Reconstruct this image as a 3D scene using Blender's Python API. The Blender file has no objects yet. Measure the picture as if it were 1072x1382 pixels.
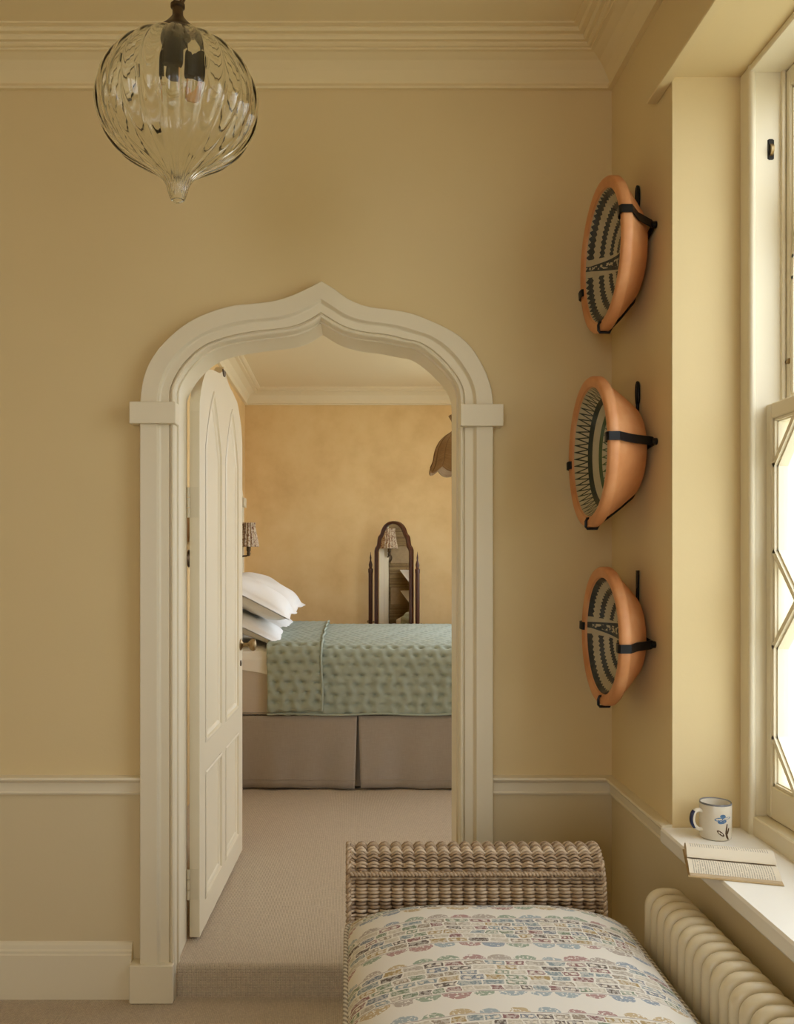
import bpy, math, random
from mathutils import Vector, Matrix
random.seed(7)
PI = math.pi
sin, cos = math.sin, math.cos
SC = bpy.context.scene
COL = SC.collection

# ------------------------------------------------------------------ camera, world, light, exposure
H = 1.4825                      # eye height; picture plane: 1200 px focal length, axis at (470, 752) of 1072 x 1382
cam_d = bpy.data.cameras.new('camera')
cam_d.sensor_width = 36.0
cam_d.lens = 1200 / 1382 * 36.0
cam_d.shift_x = (536 - 470) / 1382
cam_d.shift_y = (752 - 691) / 1382
cam_d.clip_start = 0.05
cam = bpy.data.objects.new('camera', cam_d)
cam.location = (0, 0, H)
cam.rotation_euler = (PI / 2, 0, 0)
COL.objects.link(cam)
SC.camera = cam

world = bpy.data.worlds.new('overcast_sky')
SC.world = world
world.use_nodes = True
bg = world.node_tree.nodes['Background']
bg.inputs[0].default_value = (0.92, 0.98, 1.08, 1)
bg.inputs[1].default_value = 4.4

def portal(name, loc, rot, sx, sy):
    l = bpy.data.lights.new(name, 'AREA')
    l.shape = 'RECTANGLE'; l.size = sx; l.size_y = sy
    l.cycles.is_portal = True
    o = bpy.data.objects.new(name, l)
    o.location = loc; o.rotation_euler = rot
    COL.objects.link(o)
portal('daylight_portal', (1.24, 1.745, 1.77), (0, PI / 2, 0), 2.06, 1.39)
portal('daylight_portal', (1.24, -0.855, 1.77), (0, PI / 2, 0), 2.06, 1.39)
portal('daylight_portal', (1.57, 5.975, 1.575), (0, PI / 2, 0), 2.55, 2.05)
portal('daylight_portal', (1.57, 3.625, 1.55), (0, PI / 2, 0), 2.5, .65)
portal('daylight_portal', (-1.5, -3.18, 1.8), (PI / 2, 0, 0), 1.3, 2.0)

vs = SC.view_settings
vs.view_transform = 'Standard'; vs.look = 'None'; vs.gamma = 1.0; vs.use_curve_mapping = False
vs.exposure = 0.0
SC.cycles.max_bounces = 16
SC.cycles.diffuse_bounces = 8
SC.cycles.transmission_bounces = 14
SC.cycles.transparent_max_bounces = 12
SC.cycles.use_denoising = True
SC.cycles.sample_clamp_indirect = 8.0

# ------------------------------------------------------------------ helpers
ORG = {}

class MB:
    def __init__(s): s.v = []; s.f = []
    def add(s, vs_, fs):
        b = len(s.v); s.v += [tuple(p) for p in vs_]; s.f += [tuple(i + b for i in f) for f in fs]
        return s
    def box(s, x0, x1, y0, y1, z0, z1):
        v = [(x, y, z) for x in (x0, x1) for y in (y0, y1) for z in (z0, z1)]
        return s.add(v, [(0, 1, 3, 2), (4, 6, 7, 5), (0, 4, 5, 1), (2, 3, 7, 6), (0, 2, 6, 4), (1, 5, 7, 3)])
    def bevbox(s, x0, x1, y0, y1, z0, z1, b):
        # box with chamfered vertical and top edges, as three stacked rings
        def ring(i, z): return [(x0 + i + b, y0 + i, z), (x1 - i - b, y0 + i, z), (x1 - i, y0 + i + b, z), (x1 - i, y1 - i - b, z),
                                (x1 - i - b, y1 - i, z), (x0 + i + b, y1 - i, z), (x0 + i, y1 - i - b, z), (x0 + i, y0 + i + b, z)]
        return s.loft([ring(b * .7, z0), ring(0, z0 + b), ring(0, z1 - b), ring(b * .7, z1)], True, True)
    def loft(s, rings, closed=True, caps=False):
        n = len(rings[0]); b = len(s.v)
        for r in rings: s.v += [tuple(p) for p in r]
        for i in range(len(rings) - 1):
            for j in range(n if closed else n - 1):
                k = (j + 1) % n
                s.f.append((b + i * n + j, b + i * n + k, b + (i + 1) * n + k, b + (i + 1) * n + j))
        if caps:
            s.f.append(tuple(b + j for j in reversed(range(n))))
            s.f.append(tuple(b + (len(rings) - 1) * n + j for j in range(n)))
        return s
    def tube(s, path, r, n=8, closed=False, sy=1.0, up=None):
        path = [Vector(p) for p in path]; m = len(path); rings = []
        rr = r if isinstance(r, (list, tuple)) else [r] * m
        prev = None
        for i, p in enumerate(path):
            if closed: t = path[(i + 1) % m] - path[i - 1]
            else: t = path[min(i + 1, m - 1)] - path[max(i - 1, 0)]
            t.normalize()
            ref = Vector(up) if up else prev
            if ref is None: ref = Vector((0, 0, 1)) if abs(t.z) < .9 else Vector((1, 0, 0))
            a = ref - t * ref.dot(t)
            if a.length < 1e-6: a = t.orthogonal()
            a.normalize(); c = t.cross(a); prev = a
            rings.append([p + a * (rr[i] * cos(2 * PI * k / n)) + c * (rr[i] * sy * sin(2 * PI * k / n)) for k in range(n)])
        if closed: rings.append(rings[0])
        return s.loft(rings, True, not closed)
    def lathe(s, prof, n=32, c=(0, 0, 0), axis='z', mod=None, cap=False):
        rings = []
        for (r, h) in prof:
            ring = []
            for k in range(n):
                a = 2 * PI * k / n
                q = r * (mod(a, h) if mod else 1)
                x, y = q * cos(a), q * sin(a)
                if axis == 'z': p = (c[0] + x, c[1] + y, c[2] + h)
                elif axis == 'x': p = (c[0] + h, c[1] + x, c[2] + y)
                else: p = (c[0] + x, c[1] + h, c[2] + y)
                ring.append(p)
            rings.append(ring)
        return s.loft(rings, True, cap)
    def prism(s, poly, d0, d1, put):
        # polygon (a, b) extruded from d0 to d1, put(a, b, d) -> point
        n = len(poly); b = len(s.v)
        s.v += [tuple(put(a, c, d0)) for a, c in poly] + [tuple(put(a, c, d1)) for a, c in poly]
        s.f.append(tuple(b + i for i in range(n))); s.f.append(tuple(b + n + i for i in reversed(range(n))))
        for i in range(n):
            k = (i + 1) % n; s.f.append((b + i, b + n + i, b + n + k, b + k))
        return s
    def grid(s, f, nu, nv):
        b = len(s.v)
        for i in range(nu + 1):
            for j in range(nv + 1): s.v.append(tuple(f(i / nu, j / nv)))
        for i in range(nu):
            for j in range(nv):
                a = b + i * (nv + 1) + j
                s.f.append((a, a + nv + 1, a + nv + 2, a + 1))
        return s
    def build(s, name, mat, parent=None, smooth=35, fixn=True):
        o0 = ORG.get(parent.name, Vector((0, 0, 0))) if parent else Vector((0, 0, 0))
        me = bpy.data.meshes.new(name)
        me.from_pydata([(x - o0.x, y - o0.y, z - o0.z) for x, y, z in s.v], [], s.f)
        me.validate()
        if fixn:
            import bmesh
            bm = bmesh.new(); bm.from_mesh(me)
            bmesh.ops.recalc_face_normals(bm, faces=bm.faces)
            bm.to_mesh(me); bm.free()
        if smooth:
            me.polygons.foreach_set('use_smooth', [True] * len(me.polygons))
            me.set_sharp_from_angle(angle=math.radians(smooth))
        me.materials.append(mat)
        o = bpy.data.objects.new(name, me)
        COL.objects.link(o)
        if parent: o.parent = parent
        ORG[o.name] = o0
        return o

def tag(o, label, cat=None, group=None, kind=None):
    if label: o['label'] = label
    if cat: o['category'] = cat
    if group: o['group'] = group
    if kind: o['kind'] = kind
    return o

def thing(name, label, cat, loc, group=None, kind=None):
    o = bpy.data.objects.new(name, None)
    o.empty_display_size = .05
    o.location = loc
    COL.objects.link(o)
    ORG[o.name] = Vector(loc)
    return tag(o, label, cat, group, kind)

def crom(pts, n=6):
    out = []
    P = [pts[0]] + list(pts) + [pts[-1]]
    for i in range(1, len(P) - 2):
        for k in range(n):
            t = k / n
            out.append(tuple(.5 * (2 * P[i][d] + (P[i + 1][d] - P[i - 1][d]) * t + (2 * P[i - 1][d] - 5 * P[i][d] + 4 * P[i + 1][d] - P[i + 2][d]) * t * t
                                   + (-P[i - 1][d] + 3 * P[i][d] - 3 * P[i + 1][d] + P[i + 2][d]) * t ** 3) for d in range(len(pts[0]))))
    out.append(tuple(pts[-1]))
    return out

def resample(pts, n):
    L = [0]
    for a, b in zip(pts, pts[1:]): L.append(L[-1] + (Vector(b) - Vector(a)).length)
    out = []; j = 0
    for i in range(n + 1):
        d = L[-1] * i / n
        while j < len(L) - 2 and L[j + 1] < d: j += 1
        t = (d - L[j]) / max(L[j + 1] - L[j], 1e-9)
        out.append(tuple(Vector(pts[j]).lerp(Vector(pts[j + 1]), t)))
    return out

# ------------------------------------------------------------------ materials
class NT:
    def __init__(s, name):
        s.m = bpy.data.materials.new(name); s.m.use_nodes = True
        s.t = s.m.node_tree; s.b = s.t.nodes['Principled BSDF']; s.out = s.t.nodes['Material Output']
    def n(s, kind, **kw):
        x = s.t.nodes.new(kind)
        for k, v in kw.items(): setattr(x, k, v)
        return x
    def link(s, a, b): s.t.links.new(a, b)
    def put(s, sock, v):
        if isinstance(v, bpy.types.NodeSocket): s.link(v, sock)
        elif isinstance(v, (int, float)): sock.default_value = v
        else: sock.default_value = (*v, 1) if len(v) == 3 and sock.type == 'RGBA' else v
    def ma(s, op, a, b=0.0, c=0.0, clamp=False):
        x = s.n('ShaderNodeMath', operation=op, use_clamp=clamp)
        s.put(x.inputs[0], a); s.put(x.inputs[1], b); s.put(x.inputs[2], c)
        return x.outputs[0]
    def mix(s, fac, a, b, bt='MIX'):
        x = s.n('ShaderNodeMix', data_type='RGBA', blend_type=bt)
        s.put(x.inputs[0], fac); s.put(x.inputs[6], a); s.put(x.inputs[7], b)
        return x.outputs[2]
    def obj(s): return s.n('ShaderNodeTexCoord').outputs['Object']
    def xyz(s, v):
        x = s.n('ShaderNodeSeparateXYZ'); s.link(v, x.inputs[0]); return x.outputs
    def comb(s, x=0.0, y=0.0, z=0.0):
        c = s.n('ShaderNodeCombineXYZ'); s.put(c.inputs[0], x); s.put(c.inputs[1], y); s.put(c.inputs[2], z); return c.outputs[0]
    def noise(s, vec, scale, detail=3.0, rough=.5):
        x = s.n('ShaderNodeTexNoise'); s.link(vec, x.inputs['Vector'])
        x.inputs['Scale'].default_value = scale; x.inputs['Detail'].default_value = detail; x.inputs['Roughness'].default_value = rough
        return x.outputs['Fac']
    def white(s, vec):
        x = s.n('ShaderNodeTexWhiteNoise', noise_dimensions='3D'); s.link(vec, x.inputs['Vector']); return x.outputs['Value']
    def ramp(s, fac, stops, const=False):
        x = s.n('ShaderNodeValToRGB'); s.link(fac, x.inputs[0]); r = x.color_ramp
        if const: r.interpolation = 'CONSTANT'
        while len(r.elements) < len(stops): r.elements.new(.5)
        for e, (p, c) in zip(r.elements, stops): e.position = p; e.color = (*c, 1)
        return x.outputs[0]
    def bump(s, h, strength=.3, dist=.005):
        x = s.n('ShaderNodeBump'); s.link(h, x.inputs['Height']); x.inputs['Strength'].default_value = strength; x.inputs['Distance'].default_value = dist
        s.link(x.outputs[0], s.b.inputs['Normal'])
    def base(s, c): s.put(s.b.inputs['Base Color'], c)
    def rough(s, r): s.put(s.b.inputs['Roughness'], r)

def plain(name, col, rough=.5, metal=0.0, var=.06, scale=8.0, bump=0.0, bscale=60.0, spec=.5, sheen=0.0):
    t = NT(name); v = t.obj()
    f = t.noise(v, scale, 3)
    a = tuple(max(0, c * (1 - var)) for c in col); b = tuple(min(1, c * (1 + var)) for c in col)
    t.base(t.mix(f, a, b)); t.rough(rough); t.b.inputs['Metallic'].default_value = metal
    t.b.inputs['Specular IOR Level'].default_value = spec
    if sheen: t.b.inputs['Sheen Weight'].default_value = sheen
    if bump: t.bump(t.noise(v, bscale, 4), bump, .004)
    return t.m

M = {}
t = NT('wall_paint'); v = t.obj(); x, y, z = t.xyz(v); n = t.noise(v, 3, 3)
up = t.mix(n, (.69, .555, .305), (.72, .58, .325)); low = t.mix(n, (.65, .55, .345), (.68, .575, .365))     # same paint below the dado rail; neutral daylight tinted into its colour
t.base(t.mix(t.ma('LESS_THAN', z, .70), up, low)); t.rough(.75); t.b.inputs['Specular IOR Level'].default_value = .25
t.bump(t.noise(v, 90, 4), .06, .004); M['wall'] = t.m
M['trim'] = plain('cream_woodwork_paint', (.775, .70, .52), .38, var=.02, scale=4, bump=.03, bscale=40, spec=.4)
M['sill'] = plain('cream_sill_paint', (.85, .82, .745), .35, var=.02, scale=4, spec=.4)
M['ceil'] = plain('ceiling_paint', (.80, .675, .41), .8, var=.015, scale=3, spec=.2)
M['bedceil'] = plain('bedroom_ceiling_paint', (.78, .68, .48), .8, var=.015, scale=3, spec=.2)

t = NT('ochre_limewash_plaster'); v = t.obj()
a = t.noise(v, 1.6, 5, .6); b = t.noise(v, 5.0, 5, .6)
f = t.ma('ADD', t.ma('MULTIPLY', a, .65), t.ma('MULTIPLY', b, .35))
t.base(t.ramp(f, [(.3, (.62, .41, .18)), (.5, (.74, .525, .25)), (.7, (.80, .60, .31))]))
t.rough(.85); t.b.inputs['Specular IOR Level'].default_value = .15
t.bump(t.noise(v, 40, 4), .08, .004); M['plaster'] = t.m

def carpet(name, c1, c2):
    t = NT(name); v = t.obj(); x, y, z = t.xyz(v)
    row = t.ma('FLOOR', t.ma('MULTIPLY', t.ma('ADD', y, z), 180)); colm = t.ma('FLOOR', t.ma('MULTIPLY', x, 170))
    w = t.white(t.comb(row, colm, 0.0))
    rib = t.ma('ABSOLUTE', t.ma('SINE', t.ma('MULTIPLY', t.ma('ADD', y, z), 180 * PI)))
    rib2 = t.ma('ABSOLUTE', t.ma('SINE', t.ma('MULTIPLY', x, 170 * PI)))
    h = t.ma('MULTIPLY', rib, rib2)
    c = t.mix(w, c1, c2)
    c = t.mix(t.ma('MULTIPLY', t.ma('SUBTRACT', 1.0, h), .35), c, tuple(k * .4 for k in c1))
    c = t.mix(t.ma('MULTIPLY', t.noise(v, 2.5, 3), .25), c, tuple(k * .75 for k in c1))
    t.base(c); t.rough(.95); t.b.inputs['Specular IOR Level'].default_value = .1
    t.bump(h, .8, .004); return t.m
M['carpet'] = carpet('ribbed_wool_carpet', (.70, .575, .42), (.84, .71, .53))

M['brass'] = plain('aged_brass', (.30, .21, .10), .38, 1.0, .25, 30)
M['dkbrass'] = plain('dark_bronze', (.11, .075, .045), .4, .9, .3, 30)
M['iron'] = plain('black_wrought_iron', (.012, .012, .013), .38, .6, .3, 40, .15, 60)
M['white_metal'] = plain('painted_hinge', (.72, .65, .48), .4, var=.03)
M['radiator'] = plain('cream_radiator_enamel', (.72, .63, .44), .3, var=.03, scale=6, spec=.5)
M['hole'] = plain('dark_socket', (.02, .017, .013), .8)
M['wood'] = plain('dark_mahogany', (.07, .022, .010), .28, var=.35, scale=25, spec=.5)

t = NT('terracotta'); v = t.obj()
f = t.ma('ADD', t.ma('MULTIPLY', t.noise(v, 5, 5, .6), .7), t.ma('MULTIPLY', t.noise(v, 26, 4), .3))
t.base(t.ramp(f, [(.3, (.50, .20, .065)), (.5, (.60, .265, .10)), (.68, (.66, .35, .165))]))
t.rough(t.ma('ADD', .42, t.ma('MULTIPLY', f, .25))); t.bump(t.noise(v, 18, 4), .12, .004); M['terra'] = t.m

def glaze_stripes(name, phase):
    t = NT(name); v = t.obj(); x, u, w = t.xyz(v)
    w0 = w
    n = t.noise(v, 22, 3)
    r = t.ma('SQRT', t.ma('ADD', t.ma('MULTIPLY', u, u), t.ma('MULTIPLY', w, w)))
    th = t.ma('ARCTAN2', w, t.ma('ADD', u, .0001))
    k = t.ma('ABSOLUTE', t.ma('MULTIPLY', t.ma('SUBTRACT', t.ma('FRACT', t.ma('ADD', t.ma('DIVIDE', r, .034), phase)), .5), .034))
    tri = t.ma('ABSOLUTE', t.ma('SUBTRACT', t.ma('FRACT', t.ma('MULTIPLY', th, 62 / (2 * PI))), .5))
    half = t.ma('ADD', .0048, t.ma('MULTIPLY', tri, .0100))
    band = t.ma('LESS_THAN', k, t.ma('ADD', half, t.ma('MULTIPLY', t.ma('SUBTRACT', n, .5), .003)))
    vv = t.ma('ADD', w, t.ma('MULTIPLY', u, -.12))
    gap = t.ma('GREATER_THAN', t.ma('ABSOLUTE', vv), .028)
    band = t.ma('MULTIPLY', band, gap)
    # leaf-shaped loop across the middle, wide at the near end
    taper = t.ma('ADD', .030, t.ma('MULTIPLY', u, -.125))
    taper = t.ma('MAXIMUM', taper, .007)
    ell = t.ma('DIVIDE', t.ma('ABSOLUTE', vv), taper)
    loop = t.ma('MULTIPLY', t.ma('GREATER_THAN', ell, .62), t.ma('LESS_THAN', ell, 1.15))
    core = t.ma('MULTIPLY', t.ma('LESS_THAN', ell, .62), t.ma('GREATER_THAN', t.noise(v, 90, 2), .47))
    mask = t.ma('MAXIMUM', band, t.ma('MAXIMUM', loop, core))
    r = t.ma('SQRT', t.ma('ADD', t.ma('MULTIPLY', u, u), t.ma('MULTIPLY', w0, w0)))
    cream = t.mix(n, (.36, .29, .18), (.50, .43, .29))
    black = t.mix(t.noise(v, 60, 3), (.010, .011, .011), (.05, .055, .055))
    t.base(t.mix(mask, cream, black)); t.rough(.22); M[name] = t.m
glaze_stripes('black_striped_glaze', .05)
glaze_stripes('black_striped_glaze_shifted', .4)

t = NT('green_zigzag_glaze'); v = t.obj(); x, u, w = t.xyz(v)
r = t.ma('SQRT', t.ma('ADD', t.ma('MULTIPLY', u, u), t.ma('MULTIPLY', w, w)))
th = t.ma('ARCTAN2', w, u)
n = t.noise(v, 25, 3)
def zig(cnt, r0, amp, wd):
    tri = t.ma('ABSOLUTE', t.ma('SUBTRACT', t.ma('FRACT', t.ma('MULTIPLY', th, cnt / (2 * PI))), .5))
    rr = t.ma('ADD', r0, t.ma('MULTIPLY', tri, 2 * amp))
    return t.ma('LESS_THAN', t.ma('ABSOLUTE', t.ma('SUBTRACT', r, rr)), wd)
def ringl(r0, wd): return t.ma('LESS_THAN', t.ma('ABSOLUTE', t.ma('SUBTRACT', r, r0)), wd)
g1 = t.ma('MAXIMUM', zig(54, .166, .026, .0052), ringl(.163, .0055))
g2 = t.ma('MAXIMUM', zig(34, .098, .030, .0052), t.ma('MAXIMUM', ringl(.136, .005), ringl(.095, .005)))
c = t.mix(n, (.40, .33, .20), (.52, .45, .29))
c = t.mix(g2, c, (.055, .085, .025)); c = t.mix(g1, c, (.018, .026, .016))
t.base(c); t.rough(.22); M['green_zigzag_glaze'] = t.m

t = NT('clear_glass')
t.b.inputs['Base Color'].default_value = (.97, .975, .94, 1); t.rough(.0)
t.b.inputs['Transmission Weight'].default_value = 1.0; t.b.inputs['IOR'].default_value = 1.45; M['glass'] = t.m
t = NT('window_pane_glass')
gl = t.n('ShaderNodeBsdfGlossy'); gl.inputs['Roughness'].default_value = 0.0
tr = t.n('ShaderNodeBsdfTransparent'); tr.inputs[0].default_value = (.98, .985, .97, 1)
mx = t.n('ShaderNodeMixShader'); mx.inputs[0].default_value = .05; t.link(tr.outputs[0], mx.inputs[1]); t.link(gl.outputs[0], mx.inputs[2])
t.link(mx.outputs[0], t.out.inputs[0]); M['pane'] = t.m
t = NT('mirror_silver'); t.base((.86, .84, .78)); t.b.inputs['Metallic'].default_value = 1; t.rough(.02); M['mirror'] = t.m
t = NT('amber_filament'); t.base((.75, .40, .16)); t.rough(.4); M['amber'] = t.m

def wicker(name, stops):
    t = NT(name); v = t.obj()
    g = t.n('ShaderNodeNewGeometry'); rnd = g.outputs['Random Per Island']
    f = t.ma('ADD', t.ma('MULTIPLY', rnd, .55), t.ma('MULTIPLY', t.noise(v, 18, 4, .7), .5))
    t.base(t.ramp(f, stops)); t.rough(.55); t.bump(t.noise(v, 250, 2), .2, .001); return t.m
M['wicker'] = wicker('woven_willow', [(.2, (.24, .16, .095)), (.45, (.42, .30, .185)), (.7, (.58, .44, .29)), (.9, (.70, .57, .41))])
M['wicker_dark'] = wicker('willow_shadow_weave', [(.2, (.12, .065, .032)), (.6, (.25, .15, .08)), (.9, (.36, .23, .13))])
M['bamboo'] = wicker('split_bamboo', [(.2, (.17, .105, .04)), (.5, (.30, .20, .085)), (.8, (.43, .31, .14))])
M['rattan'] = wicker('brown_rattan', [(.2, (.16, .085, .03)), (.5, (.27, .155, .06)), (.8, (.36, .22, .10))])

def linen(name, col, var=.1, sc=220, bump=.25, sheen=0.0):
    t = NT(name); v = t.obj(); x, y, z = t.xyz(v)
    a = t.noise(t.comb(t.ma('MULTIPLY', x, 6), y, t.ma('MULTIPLY', z, .3)), sc / 3, 2)
    b = t.noise(t.comb(t.ma('MULTIPLY', x, .3), y, t.ma('MULTIPLY', z, 6)), sc / 3, 2)
    f = t.ma('ADD', t.ma('MULTIPLY', a, .5), t.ma('MULTIPLY', b, .5))
    t.base(t.mix(f, tuple(c * (1 - var) for c in col), tuple(min(1, c * (1 + var)) for c in col)))
    t.rough(.9); t.b.inputs['Specular IOR Level'].default_value = .15
    if sheen: t.b.inputs['Sheen Weight'].default_value = sheen
    t.bump(f, bump, .002); return t.m
M['skirt'] = linen('oatmeal_linen', (.36, .315, .26), .22)
M['mattress'] = linen('taupe_linen', (.56, .50, .43), .1)
M['sheet'] = linen('white_cotton', (.84, .83, .80), .02, 150, .08)
M['quilt'] = linen('sage_green_cotton', (.35, .40, .33), .08, 200, .2, .15)
M['quilt_edge'] = linen('sage_green_piping', (.36, .41, .34), .08)
M['paper'] = plain('aged_paper_edge', (.66, .53, .36), .9, var=.15, scale=20)
M['cover'] = plain('tan_book_cover', (.50, .36, .18), .6, var=.1)
M['cream_pot'] = plain('cream_stoneware', (.70, .64, .52), .2, var=.06, scale=40)
M['blue_glaze'] = plain('cobalt_glaze', (.012, .02, .07), .15, var=.3)
M['flower_blue'] = plain('blue_flower_glaze', (.10, .20, .36), .2, var=.4, scale=150)
M['leaf_brown'] = plain('brown_leaf_glaze', (.09, .05, .022), .2, var=.3, scale=100)
M['mug_rim'] = plain('grey_rim_glaze', (.16, .16, .17), .2, var=.1)

t = NT('printed_page'); v = t.obj(); x, y, z = t.xyz(v)
ln = t.ma('LESS_THAN', t.ma('FRACT', t.ma('DIVIDE', x, .0052)), .42)
wd = t.ma('GREATER_THAN', t.noise(t.comb(t.ma('MULTIPLY', t.ma('FLOOR', t.ma('DIVIDE', x, .0052)), 3.1), t.ma('MULTIPLY', y, 260), 0.0), 1.0, 1), .40)
ins = t.ma('LESS_THAN', t.ma('ABSOLUTE', x), .088)
ay = t.ma('ABSOLUTE', y)
ins = t.ma('MULTIPLY', ins, t.ma('MULTIPLY', t.ma('GREATER_THAN', ay, .018), t.ma('LESS_THAN', ay, .112)))
k = t.ma('MULTIPLY', t.ma('MULTIPLY', ln, wd), ins)
t.base(t.mix(t.ma('MULTIPLY', k, .6), (.70, .62, .48), (.17, .15, .12))); t.rough(.9); M['page'] = t.m

def printed_cotton():
    t = NT('town_print_cotton'); v0 = t.obj(); x0, y0, z0 = t.xyz(v0)
    n1 = t.noise(v0, 45, 3); n2 = t.noise(t.n('ShaderNodeTexCoord').outputs['Object'], 24, 2)
    x = t.ma('ADD', x0, t.ma('MULTIPLY', t.ma('SUBTRACT', n1, .5), .022))
    yy = t.ma('SUBTRACT', t.ma('ADD', y0, t.ma('MULTIPLY', t.ma('SUBTRACT', n2, .5), .014)), 0.0)
    Pd = .228
    d = t.ma('DIVIDE', t.ma('SUBTRACT', 0.55, yy), Pd)         # local y 0.55 is where the first scallop row starts
    band = t.ma('FLOOR', d); q = t.ma('MULTIPLY', t.ma('FRACT', d), Pd)
    pal = [(0, (.58, .53, .43)), (.13, (.24, .30, .32)), (.26, (.27, .13, .125)), (.38, (.21, .27, .18)), (.50, (.42, .30, .13)),
           (.60, (.33, .27, .20)), (.70, (.13, .10, .085)), (.82, (.46, .41, .34)), (.92, (.18, .21, .26))]
    pal2 = [(0, (.24, .34, .40)), (.22, (.33, .12, .12)), (.40, (.18, .28, .18)), (.58, (.48, .33, .12)), (.74, (.36, .29, .24)), (.86, (.15, .23, .34))]
    # scallops
    cw = .056
    sx = t.ma('DIVIDE', x, cw); cid = t.ma('FLOOR', sx); fx = t.ma('MULTIPLY', t.ma('SUBTRACT', t.ma('FRACT', sx), .5), cw)
    def dome(c0, sgn, off):
        dq = t.ma('MULTIPLY', t.ma('SUBTRACT', q, c0), sgn)
        rr = t.ma('SQRT', t.ma('ADD', t.ma('MULTIPLY', fx, fx), t.ma('MULTIPLY', t.ma('MULTIPLY', dq, dq), 1.5)))
        m = t.ma('MULTIPLY', t.ma('LESS_THAN', rr, t.ma('ADD', .019, t.ma('MULTIPLY', t.white(t.comb(cid, band, off + 1)), .012))), t.ma('LESS_THAN', dq, 0.0))
        line = t.ma('GREATER_THAN', t.noise(v0, 160, 2), .42)
        return t.ma('MULTIPLY', m, line), t.ramp(t.white(t.comb(cid, band, off)), pal2, True)
    m1, c1 = dome(.030, 1, 3.0); m2, c2 = dome(.176, -1, 9.0)
    # rows of little walls and houses
    rq = t.ma('DIVIDE', t.ma('SUBTRACT', q, .036), .0225); row = t.ma('FLOOR', rq); fq = t.ma('FRACT', rq)
    rw = t.white(t.comb(row, band, 5.0))
    bw = t.ma('ADD', .028, t.ma('MULTIPLY', rw, .030))
    bx = t.ma('DIVIDE', t.ma('ADD', x, t.ma('MULTIPLY', rw, .2)), bw); colm = t.ma('FLOOR', bx); fb = t.ma('FRACT', bx)
    ex = t.ma('ABSOLUTE', t.ma('SUBTRACT', fb, .5)); ey = t.ma('ABSOLUTE', t.ma('SUBTRACT', fq, .5))
    inn = t.ma('MULTIPLY', t.ma('LESS_THAN', ex, .45), t.ma('LESS_THAN', ey, .40))
    zone = t.ma('MULTIPLY', t.ma('GREATER_THAN', q, .036), t.ma('LESS_THAN', q, .171))
    wn = t.white(t.comb(row, colm, band))
    pane = t.ma('MULTIPLY', t.ma('LESS_THAN', t.ma('ABSOLUTE', t.ma('SUBTRACT', ex, .2)), .10), t.ma('LESS_THAN', ey, .2))
    pane = t.ma('MULTIPLY', pane, t.ma('GREATER_THAN', t.white(t.comb(colm, row, 2.0)), .55))
    bc = t.mix(pane, t.ramp(wn, pal, True), (.70, .64, .54))
    cloth = (.80, .765, .69)
    scr = t.ma('GREATER_THAN', t.noise(v0, 120, 3, .7), .5)
    bc = t.mix(t.ma('MULTIPLY', scr, .5), bc, cloth)
    c = t.mix(t.ma('MULTIPLY', t.ma('MULTIPLY', inn, zone), .95), cloth, bc)
    c = t.mix(t.ma('MULTIPLY', m1, .72), c, c1); c = t.mix(t.ma('MULTIPLY', m2, .72), c, c2)
    for c0 in (.0325, .1735):
        l = t.ma('LESS_THAN', t.ma('ABSOLUTE', t.ma('SUBTRACT', q, c0)), .0013)
        c = t.mix(t.ma('MULTIPLY', l, .7), c, (.30, .23, .2))
    t.base(c); t.rough(.92); t.b.inputs['Specular IOR Level'].default_value = .12
    t.bump(t.noise(v0, 500, 2), .25, .002)
    return t.m
M['print'] = printed_cotton()
t = NT('floral_pleated_fabric'); v = t.obj()
f = t.noise(v, 70, 3, .7)
t.base(t.ramp(f, [(.40, (.22, .10, .06)), (.5, (.62, .50, .36)), (.62, (.70, .60, .46))])); t.rough(.9); M['shade'] = t.m
t = NT('twisted_cord'); v = t.obj(); x, y, z = t.xyz(v)
t.base(t.mix(t.ma('GREATER_THAN', t.ma('FRACT', t.ma('MULTIPLY', t.ma('ADD', t.ma('ADD', x, y), z), 55)), .5), (.30, .26, .20), (.66, .60, .48))); t.rough(.9); M['cord'] = t.m
M['lawn'] = plain('pale_gravel_and_lawn', (.62, .60, .48), .9, var=.15, scale=1.5)
M['stone'] = plain('outside_stone', (.5, .45, .36), .9)

# ------------------------------------------------------------------ the setting
RX0, RX1, RY0, RY1, RZ = -2.6, .89, -3.0, 3.0, 3.19
BX0, BX1, BY0, BY1, BZ0, BZ1 = -.886, 1.33, 3.2, 7.65, .1075, 2.925
WT = 1.225                       # outer face of the window wall

def st(o, label=None): return tag(o, label, kind='structure')

# opening outline (X, z), left springer to right springer
oL = [(-.58, 2.02), (-.5765, 2.055), (-.5495, 2.105), (-.52, 2.14), (-.4835, 2.172), (-.441, 2.194), (-.37, 2.212), (-.289, 2.224), (-.185, 2.237), (-.13, 2.258), (-.0914, 2.283)]
oR = [(-.0914, 2.283), (-.025, 2.243), (.046, 2.2225), (.116, 2.214), (.184, 2.20), (.225, 2.193), (.275, 2.161), (.322, 2.117), (.354, 2.078), (.3705, 2.04), (.373, 2.00)]
open_L = resample(crom(oL), 30); open_R = resample(crom(oR), 30)
arch = open_L + open_R[1:]
AX0, AX1 = -.58, .373

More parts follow.
